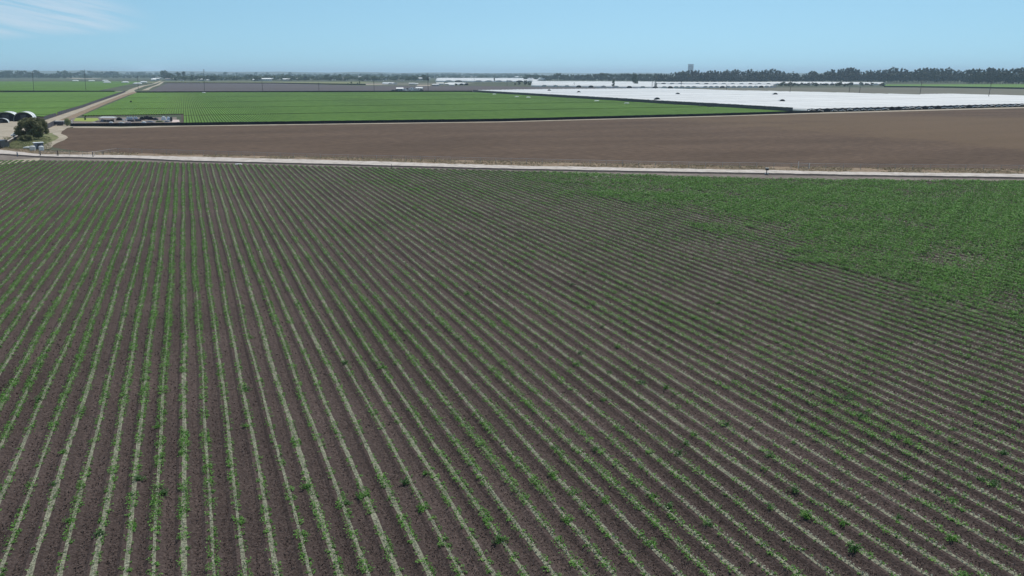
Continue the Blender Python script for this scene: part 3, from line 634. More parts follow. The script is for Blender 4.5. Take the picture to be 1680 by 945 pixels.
while x < 1082:
    base = float(np.interp(x, [860, 1000, 1080], [132.3, 133.6, 135.2])); g = G(x, base)
    tp = float(np.interp(x, [860, 900, 912, 917, 922, 940, 980, 993, 1000, 1010, 1020, 1040, 1080], [122, 122.5, 121, 117.5, 121, 122, 120.5, 118.8, 120, 121.5, 120, 120.6, 120])) + random.uniform(-.3, 1.2)
    tree('tree', g[0], g[1], top_z(g[0], g[1], tp), random.uniform(1, 1.3), 'rounded tree in the low hazy belt behind the distant white tunnels', 'trees in the low hazy belt')
    x += random.uniform(3.4, 5)
for k in range(26):
    x = random.uniform(1200, 1345); g = G(x, random.uniform(134.4, 135.8)); tree('tree', g[0], g[1], random.uniform(7, 12), 1.7, 'low grey green scrub tree in front of the windbreak', 'scrub trees before the windbreak')
for k in range(46):
    x = random.uniform(1275, 1452); g = G(x, random.uniform(139.6, 142.4)); tree('tree', g[0], g[1], random.uniform(3, 6), 1.7, 'low dark shrub among the half hidden white tunnels', 'dark shrubs among the far tunnels')
# left tree groups
gL = 'trees along the left skyline'
for x, tp, base in [(6, 117, 128), (11, 115.5, 128), (17, 115.6, 128), (22, 116, 128), (14, 120, 129), (31, 115.2, 128), (37, 116, 128.5), (43, 115.6, 128), (50, 118, 128.6), (55, 119, 128.6), (60, 114.3, 128), (65, 117, 128.6), (70, 119.4, 128.8), (77, 120.4, 128.8), (84, 120.4, 128.8),
                     (90, 120.2, 128.8), (97, 116, 128.2), (103, 117.2, 128), (108, 115.3, 127), (112, 119, 128), (118, 117.8, 127.5), (124, 119, 128), (130, 118, 127.5), (140, 120.5, 128.4), (136, 114.6, 126), (148, 116, 126), (154, 117, 126), (160, 117, 127), (168, 117.2, 127), (176, 117, 127),
                     (184, 116.4, 127), (190, 116, 127), (95, 121, 129), (106, 122, 129), (116, 122, 129), (-8, 116, 128), (2, 119, 129), (25, 122, 129), (48, 122, 129), (270, 115, 129.6), (275, 118, 131), (281, 121, 131.5), (268, 116, 129), (278, 119.5, 131), (285, 122, 131.6), (292, 118, 130), (302, 117, 130)]:
    g = G(x, base); tree('tree', g[0], g[1], top_z(g[0], g[1], tp), random.uniform(.8, 1.3), 'hazy dark tree in the clump on the left skyline', gL)
# town trees across the centre
gT = 'trees scattered through the distant town'
for k in range(150):
    x = random.uniform(195, 880); dy = 3.6 + 9.0 * random.random() ** 1.2
    if x < 300: dy = random.uniform(3.6, 5.5)
    if x > 700: dy = min(dy, random.uniform(3.6, 7.5))
    g = G(x, HOR + dy); h = random.uniform(10, 19) * (1.5 if dy < 5 else 1)
    if dy < 5.5: h = top_z(g[0], g[1], float(np.interp(x, [195, 400, 600, 860], [117.8, 118.2, 119.5, 121])) + random.uniform(-.8, 2))
    tree('tree', g[0], g[1], h, random.uniform(.9, 1.6), 'hazy round tree among the houses of the distant town', gT)
for k in range(1900):                       # the rest of the town's greenery reads as one far mass
    x = random.uniform(-60, 880); dy = 3.2 + (9.4 if 285 < x < 700 else 5.0) * random.random() ** 1.3
    g = G(x, HOR + dy); WOOD.append((*g, random.uniform(8, 14) * (1.6 if dy < 5 else 1), random.uniform(1.3, 2.6)))
def merged(name, lst, m, label):
    arr = []
    for X, Y, h, ws in lst:
        me = random.choice(PR['tree'])[1]; v = np.empty(len(me.vertices) * 3, np.float32); me.vertices.foreach_get('co', v); v = v.reshape(-1, 4, 3)[::3].reshape(-1, 3)
        c_, s_ = math.cos(X), math.sin(X); v = np.c_[(v[:, 0] * c_ - v[:, 1] * s_), v[:, 0] * s_ + v[:, 1] * c_, v[:, 2]] ; v = v.reshape(-1, 4, 3); ct = v.mean(1, keepdims=True); v = ct + (v - ct) * 1.6
        v = v.reshape(-1, 3) * np.array([h * ws, h * ws, h]) + np.array([X, Y, 0]); arr.append(v)
    tag(link(name, quads_mesh(name, np.concatenate(arr), m)), label, None, kind='stuff')
merged('scrub', FOOT, M['euc'], 'dark lower scrub filling the foot of the tall windbreak')
merged('woodland', WOOD, M['tree'], 'hazy far off woodland and gardens of the distant town')
# singles
for x, base, tp, ws, lb in [(852, 139.8, 134, 1.3, 'dark round tree left of the pale green tree on the grey field edge'), (862, 140.2, 131.3, 1.1, 'pale green tree, tallest of the small group on the grey field edge'), (868, 140, 133.5, .9, 'grey green tree right of the tallest one on the grey field edge'), (845, 140, 136, 1.4, 'low dark bush at the left end of the small tree group'),
                            (870.5, 139.8, 134, .8, 'narrow grey green tree at the right end of the small tree group'), (811, 134.6, 127.5, .5, 'single thin dark tree before the pale tunnels'), (1006, 144.3, 131, .55, 'lone dark tree rising above the white tunnels in the centre right'), (968, 143.4, 140.6, 1.2, 'tiny dark bush on the edge of the grey field'), (1040, 140, 119, .5, 'tall dark tree just before the low hazy belt'), (1044, 140, 122, .5, 'second dark tree beside the tall one before the belt'),
                            (702, 135.5, 124, .5, 'slim dark tree at the end of the town trees'), (577, 139.4, 134, .9, 'small dark tree left of the pale strip on the grey field'), (571, 139.6, 136.4, 1.2, 'low dark bush left of the small dark tree on the grey field'), (587, 139.4, 135.5, .9, 'small round tree beside the pale strip on the grey field'), (590, 138, 132.5, .6, 'dark upright tree above the pale strip on the grey field'),
                            (215, 168.6, 165, 1.4, 'small dark bush alone in the green crop near the road'), (140, 198, 189.3, .5, 'small dark tree in the yellow green grass patch')]:
    g = G(x, base); tree('tree', g[0], g[1], top_z(g[0], g[1], tp), ws, lb, var=k % 7); k += 1
g = G(51, 229); tree('big', g[0], g[1], top_z(g[0], g[1], 192), 1.08, 'large olive green tree spreading over the yard beside the hoop houses')
g = G(67, 224.5); tree('big', g[0], g[1], top_z(g[0], g[1], 192), .75, 'narrower dark tree behind the right shoulder of the large olive tree')
g = G(44, 233); tree('big', g[0], g[1], 2.2, 1.5, 'low dark shrub under the front of the large olive tree', name='shrub')
def shrub(px, base, tp, ws, label, m=None):
    g = G(px, base); h = top_z(g[0], g[1], tp); r = np.random.default_rng(int(px * 7)); n = 1500
    d = r.normal(size=(n, 3)); d /= np.linalg.norm(d, axis=1)[:, None]; q = d * (r.random((n, 1)) ** .35) * np.array([ws, ws, h / 2]) * (1 + .18 * np.sin(5 * d[:, :1] * 3)) + np.array([0, 0, h / 2]); q[:, 2] = np.maximum(q[:, 2], .03)
    root = thing('shrub', label, 'shrub', (float(g[0]), float(g[1]), 0)); link('foliage', quads_mesh('foliage', leaf_quads(q, .13, r, .2, .7), m or M['yshrub']), root)
    b = MB()
    for a in range(5): b.tube([(0, 0, 0), (.5 * ws * math.cos(a * 1.3), .5 * ws * math.sin(a * 1.3), h * .7)], [.05, .02], 5)
    b.obj('stem', M['bark'], root)
shrub(111, 206.8, 193.4, 1.15, 'round pale yellow green shrub at the left end of the black fence')

# ------------------------------------------------------------------ poles
pole_group = 'utility poles carrying a line along the far field edges'
def pole(px, base, tp, label, lean=0.0):
    g = G(px, base); h = top_z(g[0], g[1], tp); root = thing('utility_pole', label, 'utility pole', (float(g[0]), float(g[1]), 0), PSI * -1, pole_group)
    b = MB(); b.tube([(0, 0, 0), (lean * h * .5, 0, h * .5), (lean * h, 0, h)], [.24, .21, .16], 8); b.obj('pole', M['wood'], root)
    for z in (h - .7, h - 2.0):
        b = MB(); b.box((lean * z, -.22, z), (2.6, .14, .16)); ca = b.obj('crossarm', M['wood'], root)
        for q in (-1.1, -.5, .5, 1.1):
            b = MB(); b.lathe([(.05, 0), (.09, .06), (.05, .12), (.07, .18), (.03, .24)], (lean * z + q, -.22, z + .08), 6); b.obj('insulator', M['white'], ca)
for a in [(55.5, 149.5, 117, 'leaning utility pole at the back of the far left green field', .07), (141, 148.5, 114, 'utility pole in the middle of the far left green field', .05), (227, 147.5, 124.5, 'utility pole beside the dirt road junction', .05), (335.5, 150.5, 113.5, 'tall utility pole by the white marker at the far edge of the green field', .06),
          (431, 150.5, 130, 'utility pole over the left half of the distant grey field', 0), (523.5, 150.6, 135.5, 'utility pole over the middle of the distant grey field', 0), (614, 150.6, 132, 'utility pole left of the distant yard of parked vehicles', 0), (702.5, 150.5, 120, 'utility pole right of the distant yard of parked vehicles', 0),
          (778, 136, 127, 'thin pole before the pale tunnels left of centre', 0), (832, 141, 131, 'thin pole left of the small tree group', 0), (1069.5, 147, 132.5, 'left one of the paired poles above the white tunnels', .02), (1075.5, 148, 124.5, 'right and taller one of the paired poles above the white tunnels', .03), (1117, 146.5, 132, 'slim pale pole right of the paired poles', .02),
          (942, 143, 135, 'short pole before the white tunnels near the centre', 0), (1191.5, 150, 139, 'short pole behind the middle of the white block', 0), (1295.5, 154.5, 136, 'bent pole on the path behind the white tunnels', .05), (1392.5, 155, 141, 'left one of two short poles in the fallow field', .05), (1409.5, 155.5, 142, 'right one of two short poles in the fallow field', .05),
          (1508.5, 158.5, 131, 'utility pole rising behind the right part of the white block', .05), (1621, 162.5, 131.5, 'leaning dark utility pole near the right edge before the windbreak', .07)]: pole(*a)

# ------------------------------------------------------------------ tower block and distant houses
g = G(1132.5, 125.2); th_ = top_z(g[0], g[1], 106.0); tw = 8.8 / (F / np.dot(np.array([g[0], g[1], -20]), FW))
root = thing('tower_block', 'pale high rise office tower standing alone above the trees on the horizon', 'building', (float(g[0]), float(g[1]), 0), -math.atan2(g[0], g[1]))
b = MB(); b.box((0, 0, th_ / 2), (tw, tw * .8, th_)); b.obj('wall', M['tower'], root)
b = MB(); b.box((0, 0, th_ + 1.5), (tw * 1.02, tw * .82, 3)); b.obj('roof', M['grey'], root)
nfl = 20
for fl in range(nfl):
    b = MB(); z = 8 + fl * (th_ - 12) / nfl; b.box((0, -tw * .4 - .1, z), (tw * .94, .3, (th_ - 12) / nfl * .5)); b.box((-tw * .5 - .1, 0, z), (.3, tw * .74, (th_ - 12) / nfl * .5)); b.obj('window_band', M['glass'], root)
HS = []
def house_mesh(wd, dp, hh, rh):
    w_ = MB(); w_.box((0, 0, hh / 2), (wd, dp, hh)); r_ = MB(); e = .5
    A = [(-wd / 2 - e, -dp / 2 - e, hh), (wd / 2 + e, -dp / 2 - e, hh), (wd / 2 + e, dp / 2 + e, hh), (-wd / 2 - e, dp / 2 + e, hh), (-wd / 2 - e, 0, hh + rh), (wd / 2 + e, 0, hh + rh)]
    for f in ((0, 1, 5, 4), (2, 3, 4, 5), (0, 4, 3), (1, 2, 5), (3, 2, 1, 0)): r_.face([A[i] for i in f])
    g_ = MB()
    for q in range(int(wd // 4)): g_.box((-wd / 2 + 2 + q * 4, -dp / 2 - .03, hh * .55), (1.4, .1, 1.2))
    return w_.mesh('wall', M['wall']), r_.mesh('roof', M['roof']), g_.mesh('window', M['glass']), r_.mesh('roof', M['white'])
HM = [house_mesh(14, 9, 3.2, 2.2), house_mesh(22, 12, 4.5, 2.0), house_mesh(40, 16, 6, 2.0)]
def house(X, Y, k, label, group, whiteroof=False, s=1.0, name='house', cat='house'):
    wm_, rm, gm_, wr = HM[k]; root = thing(name, label, cat, (float(X), float(Y), 0), -math.atan2(X, Y) + random.uniform(-.4, .4), group); root.scale = (s, s, s)
    link('wall', wm_, root); link('roof', wr if whiteroof else rm, root); link('window', gm_, root)
for k in range(130):
    x = random.uniform(235, 860); dy = random.uniform(5, 12.5)
    if x > 690: dy = random.uniform(5, 7.5)
    g = G(x, HOR + dy); wr = random.random() < .42
    house(g[0], g[1], random.choice((0, 0, 1, 1, 2)), 'small pale roofed house among the distant town trees' if wr else 'small dark roofed house among the distant town trees', 'pale roofed houses in the distant town' if wr else 'dark roofed houses in the distant town', wr, random.uniform(.6, 1.0))
for x, y, k, s, lb in [(331, 132.8, 0, 1.2, 'small white gabled shed at the edge of the distant grey field'), (437, 132.8, 1, 1.2, 'cream shed right of the pole over the grey field'), (420, 132.9, 1, .8, 'low white shed left of the cream one'), (470, 132.6, 1, 1, 'pale barn at the field edge right of the poles'), (342, 132.7, 0, .7, 'low white box shed right of the white gabled one'),
                       (287, 131.8, 0, 1.0, 'cream shed behind the dark tree at the end of the dirt road'), (682, 130.6, 1, 1, 'white shed at the right end of the town'), (698, 130.4, 2, .8, 'long white shed beside the slim dark tree'), (128, 120.8, 2, 1.2, 'long pale roofed shed on the left skyline')]:
    g = G(x, y); house(g[0], g[1], k, lb, None, True, s, name='shed', cat='shed')
# white domes in front of the belt
for j, x in enumerate((868, 873, 885, 890, 893.5)):
    g = G(x, 132.6); root = thing('storage_dome', 'small white domed tank in the row under the low tree belt', 'tank', (float(g[0]), float(g[1]), 0), 0, 'white domed tanks under the tree belt')
    b = MB(); b.lathe([(5, 0), (5, 5), (4.2, 6.6), (2.2, 7.8), (.3, 8.1)], n=12); b.obj('shell', M['white'], root, smooth=True)
    b = MB(); b.lathe([(.6, 8.1), (.6, 8.6)], n=8); b.obj('vent', M['steel'], root)

# ------------------------------------------------------------------ vehicles
def wheel_mb(x, y, r_, w_):
    b = MB(); b.tube([(x, y - w_ / 2, r_), (x, y + w_ / 2, r_)], r_, 14); return b
def vehicle(name, label, cat, X, Y, rz, body, kind='car', group=None, s=1.0):
    root = thing(name, label, cat, (float(X), float(Y), 0), rz, group); root.scale = (s, s, s); L_, W_ = (4.5, 1.8)
    prof = {'car': [(-2.25, .35), (-2.25, .85), (-1.9, .95), (2.2, .75), (2.25, .35)], 'pickup': [(-2.6, .45), (-2.6, 1.05), (1.2, 1.05), (2.5, .95), (2.6, .45)], 'van': [(-2.5, .35), (-2.5, 2.0), (1.4, 2.0), (2.3, 1.1), (2.5, .95), (2.5, .35)]}[kind]
    b = MB(); n = len(prof)
    def extr(pf, wd, b, top=1.0):
        zt = max(z for _, z in pf); base = len(b.v)
        for sgn in (-1, 1):
            for x, z in pf: b.v.append((x, sgn * wd / 2 * (top if z >= zt - .02 else 1), z))
        m = len(pf); b.f.append(tuple(base + i for i in range(m))); b.f.append(tuple(base + m + i for i in range(m))[::-1])
        for i in range(m): j = (i + 1) % m; b.f.append((base + i, base + m + i, base + m + j, base + j))
    extr(prof, W_, b); b.obj('body', M[body], root)
    if kind != 'van':
        cb = [(-1.7, .92), (-1.2, 1.42), (.4, 1.45), (1.15, .86)] if kind == 'car' else [(-.6, 1.04), (-.5, 1.7), (.8, 1.72), (1.45, 1.0)]
        b = MB(); extr(cb, W_ * .92, b, .85); b.obj('window', M['glass'], root)
        b = MB(); b.box(((cb[1][0] + cb[2][0]) / 2, 0, cb[2][1] + .02), (cb[2][0] - cb[1][0], W_ * .8, .06)); b.obj('roof', M[body], root)
    else:
        b = MB(); b.box((.9, 0, 1.6), (.9, W_ + .02, .5)); b.obj('window', M['glass'], root)
    for sx in (-1.45, 1.45):
        for sy in (-.82, .82):
            w1 = wheel_mb(sx, sy, .34, .22).obj('wheel', M['rubber'], root); b = MB(); b.tube([(sx, sy - .12, .34), (sx, sy + .12, .34)], .19, 10); b.obj('rim', M['steel'], w1)
    for sy in (-.65, .65):
        b = MB(); b.box((prof[-1][0] + .01, sy, .66), (.06, .3, .16)); b.obj('headlight', M['white'], root)
    return root
g = G(31.5, 224.5); vehicle('parked_car', 'white car parked at the end of the low wall under the olive tree', 'car', g[0], g[1], .25, 'white')
g = G(3, 243); vehicle('parked_van', 'dark van parked behind the road at the left edge of the frame', 'van', g[0], g[1], 1.35, 'dark', 'van', s=1.1)
# distant yard of vehicles and sheds  (655-690, 146-150)
YD = [(650, 149.5, 'pickup', 'dark'), (657, 149.6, 'van', 'grey'), (663, 148.6, 'van', 'white'), (669, 149.6, 'car', 'white'), (674, 148.2, 'van', 'white'), (679, 149.6, 'van', 'cream'), (685, 149.5, 'car', 'white'), (691, 149.2, 'pickup', 'dark'), (677, 146.4, 'van', 'white'), (668, 146.8, 'pickup', 'grey'), (645, 149.8, 'car', 'dark'), (672, 150, 'pickup', 'white')]
for x, y, kd, cm in YD:
    g = G(x, y); vehicle('parked_' + kd if kd != 'pickup' else 'pickup_truck', 'distant %s %s parked in the yard behind the green field' % ({'dark': 'dark', 'grey': 'grey', 'white': 'white', 'cream': 'cream'}[cm], kd), {'pickup': 'pickup', 'van': 'van', 'car': 'car'}[kd], g[0], g[1], random.uniform(-.4, .4), cm, kd, 'vehicles in the distant yard', 1.15)
for x, y in ((656, 148), (688, 147)):
    g = G(x, y); house(g[0], g[1], 0, 'low white shed at the %s end of the vehicle yard' % ('left' if x < 670 else 'right'), None, True, .6, name='shed', cat='shed')
for x, y, sc_ in ((735, 139.5, 1), (742, 139.7, .9), (715, 141, 1), (722, 139.2, 1.2), (676, 138.9, 1), (682, 138.7, .8), (741, 141, .8)):
    g = G(x, y); house(g[0], g[1], 1, 'small white roofed barn beyond the grey field', 'white roofed barns beyond the grey field', True, sc_ * .5, name='barn', cat='barn')

# ------------------------------------------------------------------ canopies
def canopy(X, Y, rz, wd, dp, h, label, group=None, rise=2.2):
    root = thing('canopy', label, 'canopy', (float(X), float(Y), 0), rz, group)
    b = MB(); b.box((0, 0, h - rise * .25), (wd, dp, rise * .5)); e_ = [(-wd / 2, -dp / 2, h), (wd / 2, -dp / 2, h), (wd / 2, dp / 2, h), (-wd / 2, dp / 2, h), (-wd * .35, 0, h + rise * .6), (wd * .35, 0, h + rise * .6)]
    for f in ((0, 1, 5, 4), (1, 2, 5), (2, 3, 4, 5), (3, 0, 4)): b.face([e_[i] for i in f])
    b.obj('roof', M['white'], root)
    for sx in (-1, 1):
        for sy in (-1, 1):
            b = MB(); b.tube([(sx * (wd / 2 - .2), sy * (dp / 2 - .2), 0), (sx * (wd / 2 - .2), sy * (dp / 2 - .2), h - .06)], .06, 6); b.obj('post', M['steel'], root)
for j, (x, y) in enumerate([(124, 134.6), (150.5, 134.6), (173, 134.4), (176, 137.8), (206, 137.6), (236, 137.2), (226, 140)]):
    g = G(x, y); canopy(g[0], g[1], -PSI, 13, 7, 3.4, ['white canopy farthest left in the hazy green field', 'second white canopy from the left in the hazy green field', 'white canopy in the back row nearest the road', 'white canopy in the front row left of the others', 'white canopy in the middle of the front row', 'bright white canopy beside the pole near the dirt road', 'shaded canopy just left of the pole near the dirt road'][j])
g = G(177.5, 200.5); canopy(g[0], g[1], -PSI, 6.3, 3.0, top_z(g[0], g[1], 192.4), 'long flat white canopy over the equipment yard behind the black fence', rise=.4)

# ------------------------------------------------------------------ hoop houses
def hoop_house(px, base, wd, h, Lg, label, rz=0.0):
    g = G(px, base); root = thing('hoop_house', label, 'greenhouse', (float(g[0]), float(g[1]), 0), rz); A = arch(wd, h, 14)
    b = MB(); b.grid([[(x, Lg * j / 10, z) for x, z in A] for j in range(11)]); b.obj('cover', M['film2'], root, smooth=True)
    b = MB(); b.face([(x * .96, .5, z * .95 + .01) for x, z in A]); b.obj('mouth_shade', M['black'], root)  # black sheet stands in for the unlit interior of the open mouth
    b = MB(); b.box((0, .42, h * .36), (wd * .28, .1, h * .7)); b.obj('door', M['dark'], root)
    for j in (0, 5, 10):
        b = MB(); b.tube([(x * 1.003, Lg * j / 10, z * 1.003 + .02) for x, z in A], .06, 6); b.obj('hoop', M['steel'], root)
hoop_house(10, 199, 8.6, 3.9, 9, 'left one of two big hoop houses with white roof and dark mouth')
hoop_house(39, 199, 7.6, 3.9, 9, 'right one of two big hoop houses, its white roof shining beside the olive tree')
hoop_house(1, 202, 5.6, 1.9, 3, 'low small white covered hoop shelter in front of the left hoop house')

# ------------------------------------------------------------------ compound objects
def at(px, py): g = G(px, py); return (float(g[0]), float(g[1]))
# low wall
p0 = at(7, 240.5); p1 = at(34, 224.5); d = np.array(p1) - np.array(p0); Lw = float(np.linalg.norm(d)); an = math.atan2(d[1], d[0])
root = thing('low_wall', 'low wall with pale cap running from the dark van to the parked car', 'wall', (p0[0], p0[1], 0), an)
b = MB(); b.box((Lw / 2, 0, .45), (Lw, .25, .9)); b.obj('wall_body', M['bank'], root); b = MB(); b.box((Lw / 2, 0, .95), (Lw + .1, .45, .1)); b.obj('cap', M['concrete'], root)
# grey shed with white roof
x, y = at(63.5, 246.2); rz = -math.atan2(x, y) + .15
root = thing('shed', 'small grey shed with flat white roof between two white tanks', 'shed', (x, y + .8, 0), rz)
b = MB(); b.box((0, 0, .95), (2.1, 1.7, 1.9)); b.obj('wall', M['grey'], root)
b = MB(); b.box((0, 0, 1.96), (2.5, 2.1, .12)); b.obj('roof', M['white'], root); b = MB(); b.box((0, -.87, .8), (.8, .05, 1.5)); dr = b.obj('door', M['dark'], root); b = MB(); b.box((.28, -.92, .8), (.05, .05, .14)); b.obj('handle', M['steel'], dr)
def tank(px, py, r_, h, m, label, cat='tank', name='water_tank', group=None, z=0):
    x, y = at(px, py); root = thing(name, label, cat, (x, y, z), 0, group); b = MB()
    b.lathe([(r_ * .96, 0), (r_, .06 * h), (r_, .25 * h), (r_ * .97, .27 * h), (r_, .3 * h), (r_, .52 * h), (r_ * .97, .54 * h), (r_, .57 * h), (r_, .8 * h), (r_ * .8, .93 * h), (r_ * .3, h)], n=16); b.obj('shell', M[m], root, smooth=False)
    b = MB(); b.lathe([(r_ * .22, h * .99), (r_ * .22, h * 1.04)], n=10); b.obj('lid', M['dark'], root)
tank(54, 247.3, .72, 1.35, 'cream', 'rounded white water tank left of the grey shed door')
tank(68.3, 247.6, .62, 1.35, 'white', 'white upright tank at the right corner of the grey shed')
x, y = at(46, 244.6); root = thing('boat', 'small upturned pale hull lying left of the white water tank', 'boat', (x, y, 0), .1)
b = MB(); rows = []
for j in range(9):
    t = -1 + 2 * j / 8; wd = .5 * (1 - t * t * .75) * (1 if t < .4 else 1 - (t - .4) * .5); hh = .48 * (1 - .5 * t * t); rows.append([(t * 1.15, wd * math.cos(a), hh * math.sin(a) + .25) for a in np.linspace(math.pi, 0, 7)])
b.grid(rows); b.obj('hull', M['yshrub'] if 0 else M['cream'], root, smooth=True); b = MB(); b.box((0, 0, .12), (1.7, .5, .24)); b.obj('stand', M['dark'], root)
# grey trailer right of the short fence
x, y = at(98.5, 206); rz = -PSI * .6
root = thing('trailer', 'dark grey box trailer with white roof by the yellow green shrub', 'trailer', (x, y, 0), rz)
b = MB(); b.box((0, 0, 1.05), (3.4, 1.9, 1.3)); b.obj('body', M['greyfab'], root); b = MB(); b.box((0, 0, 1.75), (3.5, 2.0, .1)); b.obj('roof', M['white'], root)
for sx in (-.5, .5):
    for sy in (-.9, .9): b = MB(); b.tube([(sx, sy - .1, .3), (sx, sy + .1, .3)], .3, 12); w1 = b.obj('wheel', M['rubber'], root); b = MB(); b.tube([(sx, sy - .12, .3), (sx, sy + .12, .3)], .15, 8); b.obj('rim', M['steel'], w1)
b = MB(); b.tube([(1.7, 0, .45), (2.7, 0, .4)], .05, 6); b.obj('tow_bar', M['steel'], root)
# white marker post by shrub, and other small posts
def post(px, base, tp, m, label, wd=.08, name='post', cap=True):
    g = G(px, base); h = top_z(g[0], g[1], tp); root = thing(name, label, 'post', (float(g[0]), float(g[1]), 0)); b = MB(); b.tube([(0, 0, 0), (0, 0, h)], wd, 8); b.obj('shaft', M[m], root)
    if cap: b = MB(); b.lathe([(wd * 1.4, h), (wd * 1.4, h + .06), (wd * .4, h + .14)], n=8); b.obj('cap', M[m], root)
post(118.5, 204, 198, 'white', 'thick white post between the round shrub and the yellow grass', .16)
post(642.5, 277, 270.5, 'dark', 'small dark post on the pale road left of centre', .05)
post(963, 291, 283.5, 'dark', 'small grey standpipe on the field margin beside the pale rubble', .07)
post(66.8, 257, 249, 'wood', 'brown wooden post at the road corner in front of the shed', .1)
post(95.5, 257.5, 247.5, 'wood', 'thicker dark wooden post right of the road corner', .12)
post(153, 259.5, 250, 'dark', 'stout dark post on the verge by the road bend', .1)
post(29, 257, 250.5, 'grey', 'short bluish grey marker post on the left end of the road', .13)
post(170, 254.5, 249, 'wood', 'small wooden post right of the stout dark one', .06)
# gate
g = G(1309.5, 277); g2 = G(1327.5, 277.6); root = thing('gate', 'pale two post wire gate in the verge fence at right', 'gate', (float(g[0]), float(g[1]), 0), math.atan2(g2[1] - g[1], g2[0] - g[0])); Lg = float(np.linalg.norm(g2 - g))
for X_, h in ((0, top_z(g[0], g[1], 264.8)), (Lg, top_z(g2[0], g2[1], 267.6))):
    b = MB(); b.tube([(X_, 0, 0), (X_, 0, h)], .06, 8); b.obj('gate_post', M['white'], root)
b = MB()
for z in (.2, .55, .9, 1.25): b.tube([(.08, 0, z), (Lg - .08, 0, z)], .022, 5)
b.obj('rail', M['steel'], root)
# irrigation control box on a post
g = G(1257.5, 286.6); h = top_z(g[0], g[1], 276.2); root = thing('control_box', 'dark irrigation control box on a post beside the pale road', 'control box', (float(g[0]), float(g[1]), 0), -PSI - .3)
b = MB(); b.tube([(0, 0, 0), (0, 0, h - .3)], .09, 8); b.obj('post', M['dark'], root)
b = MB(); b.box((.05, -.02, h - .18), (.62, .32, .42)); bx_ = b.obj('cabinet', M['dark'], root); b = MB(); b.box((.0, -.02, h + .07), (.66, .42, .05)); b.obj('hood', M['white'], bx_)
b = MB(); b.tube([(-.28, 0, 0), (-.28, 0, .42)], .11, 8); b.tube([(.3, .05, 0), (.3, .05, .42)], .11, 8); b.tube([(-.28, 0, .3), (.3, .05, .3)], .06, 8); b.obj('pipe', M['white'], root)
# pale rubble by the standpipe
for j in range(12):
    x, y = at(968 + random.uniform(0, 40), 289.6 + random.uniform(0, 2.6)); b = MB(); s = random.uniform(.12, .3)
    b.lathe([(s * .7, 0), (s, s * .3), (s * .8, s * .7), (s * .2, s * .85)], n=6); o = b.obj('stone', M['concrete'], loc=(x, y, .04), rz=random.random() * 6); o.scale = (1.9, 1, 1)
    tag(o, 'pale flat stone lying on the field margin by the grey standpipe', 'stone', 'pale stones by the standpipe')
x, y = at(391, 270.4); b = MB(); b.lathe([(.35, 0), (.5, .1), (.35, .22), (.1, .26)], n=8); o = b.obj('stone', M['white'], loc=(x, y, .04)); o.scale = (1.7, .8, 1); tag(o, 'single white stone on the road edge left of centre', 'stone')
# clutter in the equipment yard behind the fence
def crate(px, py, d, m, label, name='crate', z=.25, rz=None):
    x, y = at(px, py); root = thing(name, label, name.replace('_', ' '), (x, y, z), random.uniform(-.3, .3) if rz is None else rz)
    b = MB(); b.box((0, 0, d[2] / 2), d); b.obj('body', M[m], root); b = MB()
    for q in (-.33, 0, .33): b.box((q * d[0], 0, d[2] + .03), (d[0] * .18, d[1] * 1.03, .05))
    b.obj('lid', M[m], root)
def heap(px, py, d, m, label, name='tarp_heap', cat='heap', z=.25):
    x, y = at(px, py); root_me = MB(); rr = random.Random(int(px * 10)); rows = []
    for j in range(9):
        t = -1 + 2 * j / 8; rows.append([(t * d[0] / 2, s_ * d[1] / 2, max(0, (1 - t ** 4) * (1 - s_ ** 4) * d[2] * rr.uniform(.65, 1.1))) for s_ in np.linspace(-1, 1, 7)])
    root_me.grid(rows); o = root_me.obj(name, M[m], loc=(x, y, z), rz=rr.uniform(-.3, .3)); tag(o, label, cat)
crate(168.5, 201, (1.4, 1, 1.1), 'grey', 'grey blue crate under the left half of the white canopy'); crate(173, 201, (1.1, 1, .9), 'dark', 'dark crate in the middle under the white canopy')
crate(178.5, 201.4, (1.2, 1, 1.0), 'greyfab', 'dull purple crate right of the middle under the canopy'); crate(184.5, 201.2, (1.4, 1.1, 1.1), 'wood', 'brown wooden crate under the right end of the canopy')
heap(182.5, 202.4, (1.6, 1, .5), 'white', 'white bag heap on the ground before the canopy'); heap(153.5, 202.6, (2.0, .9, .35), 'concrete', 'pale flat heap beside the black fence left of the canopy')
heap(161, 201, (2.4, 1.6, .5), 'margin', 'grey brown soil heap left of the canopy')
heap(196, 198.5, (2.8, 1.8, 1.2), 'black', 'dark netting heap just right of the canopy'); heap(202, 199, (.9, .8, .8), 'cream', 'cream sack right of the dark netting heap'); heap(207, 198.5, (.9, .8, .8), 'white', 'white sack left of the row of pale drums')
for j, x in enumerate((209.5, 213, 216.5, 221, 224.5)):
    tank(x, 196.9, .42, 1.15, 'teal', ['leftmost pale blue drum in the yard row', 'second pale blue drum from the left in the yard row', 'middle pale blue drum in the yard row', 'second pale blue drum from the right in the yard row', 'rightmost pale blue drum in the yard row'][j], 'drum', 'drum', z=.25)
heap(199, 203, (2.4, 1.1, .5), 'cream', 'cream tarp heap behind the black fence right of the canopy'); heap(210, 202.6, (3.2, 1.1, .55), 'pink', 'long pinkish tarp heap behind the black fence')
crate(215, 200.6, (2.6, 1.2, .8), 'greyfab', 'low purple grey pallet stack below the drums', 'pallet_stack'); crate(227, 200, (2.4, 1.2, .9), 'greyfab', 'low purple grey pallet stack right of the drums', 'pallet_stack')
heap(236, 202.4, (1.9, 1, .6), 'white', 'white flat bag heap in the middle of the yard'); heap(233, 197.6, (2.4, 1.8, 1.3), 'black', 'dark heap of pots right of the drums'); heap(241, 196.8, (3.0, 1.8, 1.5), 'black', 'tall black heap of pots in the middle of the yard')
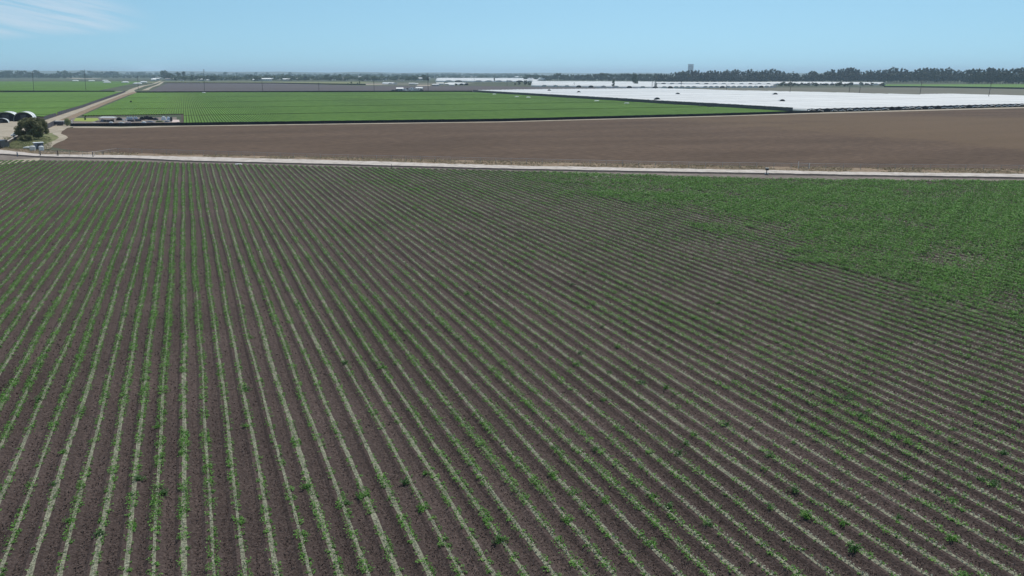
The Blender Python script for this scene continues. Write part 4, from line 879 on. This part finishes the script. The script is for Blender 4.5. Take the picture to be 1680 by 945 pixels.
heap(248, 197.4, (2.8, 1.8, 1.3), 'black', 'black heap right of the tall one'); heap(246, 201.6, (4.0, 1.4, .6), 'grey', 'grey tarp heap below the black heaps'); heap(256, 198, (2.2, 1.6, 1.2), 'dark', 'dark blue tarp heap left of the white dome tent')
heap(262, 201.4, (3.4, 1.4, .7), 'grassy', 'greenish grey tarp heap near the right end of the yard'); heap(275, 201, (2.4, 1.4, .6), 'grey', 'grey tarp heap at the right end of the yard')
heap(269, 198, (2.2, 1.8, 1.7), 'white', 'white domed tent at the right end of the yard', 'dome_tent', 'tent'); heap(277.5, 197.6, (2.0, 1.6, 1.4), 'teal', 'pale blue covered trailer load right of the white tent')
crate(281.2, 199.6, (.7, 1.2, 1.6), 'dark', 'tall dark cabinet closing the right end of the yard', 'cabinet')
# bits along the white block edge
for px, py, m, lb in ((848, 159.6, 'white', 'white sack on the verge by the slender part of the green field'), (867, 160.6, 'white', 'small white sack farther along the same verge'), (979, 166.6, 'white', 'bright white sack beside the windbreak cloth'), (1028, 170.6, 'cream', 'cream sack by the windbreak cloth near its middle'), (1150, 175, 'black', 'black heap at the foot of the windbreak cloth'), (1163, 176.4, 'black', 'second black heap at the foot of the windbreak cloth'), (1110, 172.6, 'black', 'black heap farther up the windbreak cloth'), (811, 155.4, 'white', 'thin white sack near the far tip of the cloth'), (334.5, 152.8, 'white', 'white sack at the foot of the tall pole behind the green field'), (227, 152.4, 'white', 'white heap at the field corner by the dirt road junction')):
    heap(px, py, (4.5, 2, 1.0), m, lb, 'sack', 'sack', z=0)

# ------------------------------------------------------------------ haze
b = MB(); b.box((0, 17000, 74), (59000, 39000, 150))
hm = bpy.data.materials.new('haze'); hm.use_nodes = True; t = hm.node_tree; t.nodes.remove(t.nodes['Principled BSDF'])
pv = t.nodes.new('ShaderNodeVolumePrincipled'); pv.inputs['Color'].default_value = (.62, .82, 1, 1); pv.inputs['Density'].default_value = .000085; pv.inputs['Anisotropy'].default_value = .2
t.links.new(pv.outputs[0], t.nodes['Material Output'].inputs['Volume'])
HZ = b.obj('haze', hm); tag(HZ, 'thin pale blue air haze over the farmland', None, kind='stuff')
print('objects', len(bpy.data.objects), 'faces', sum(len(m.polygons) for m in bpy.data.meshes))
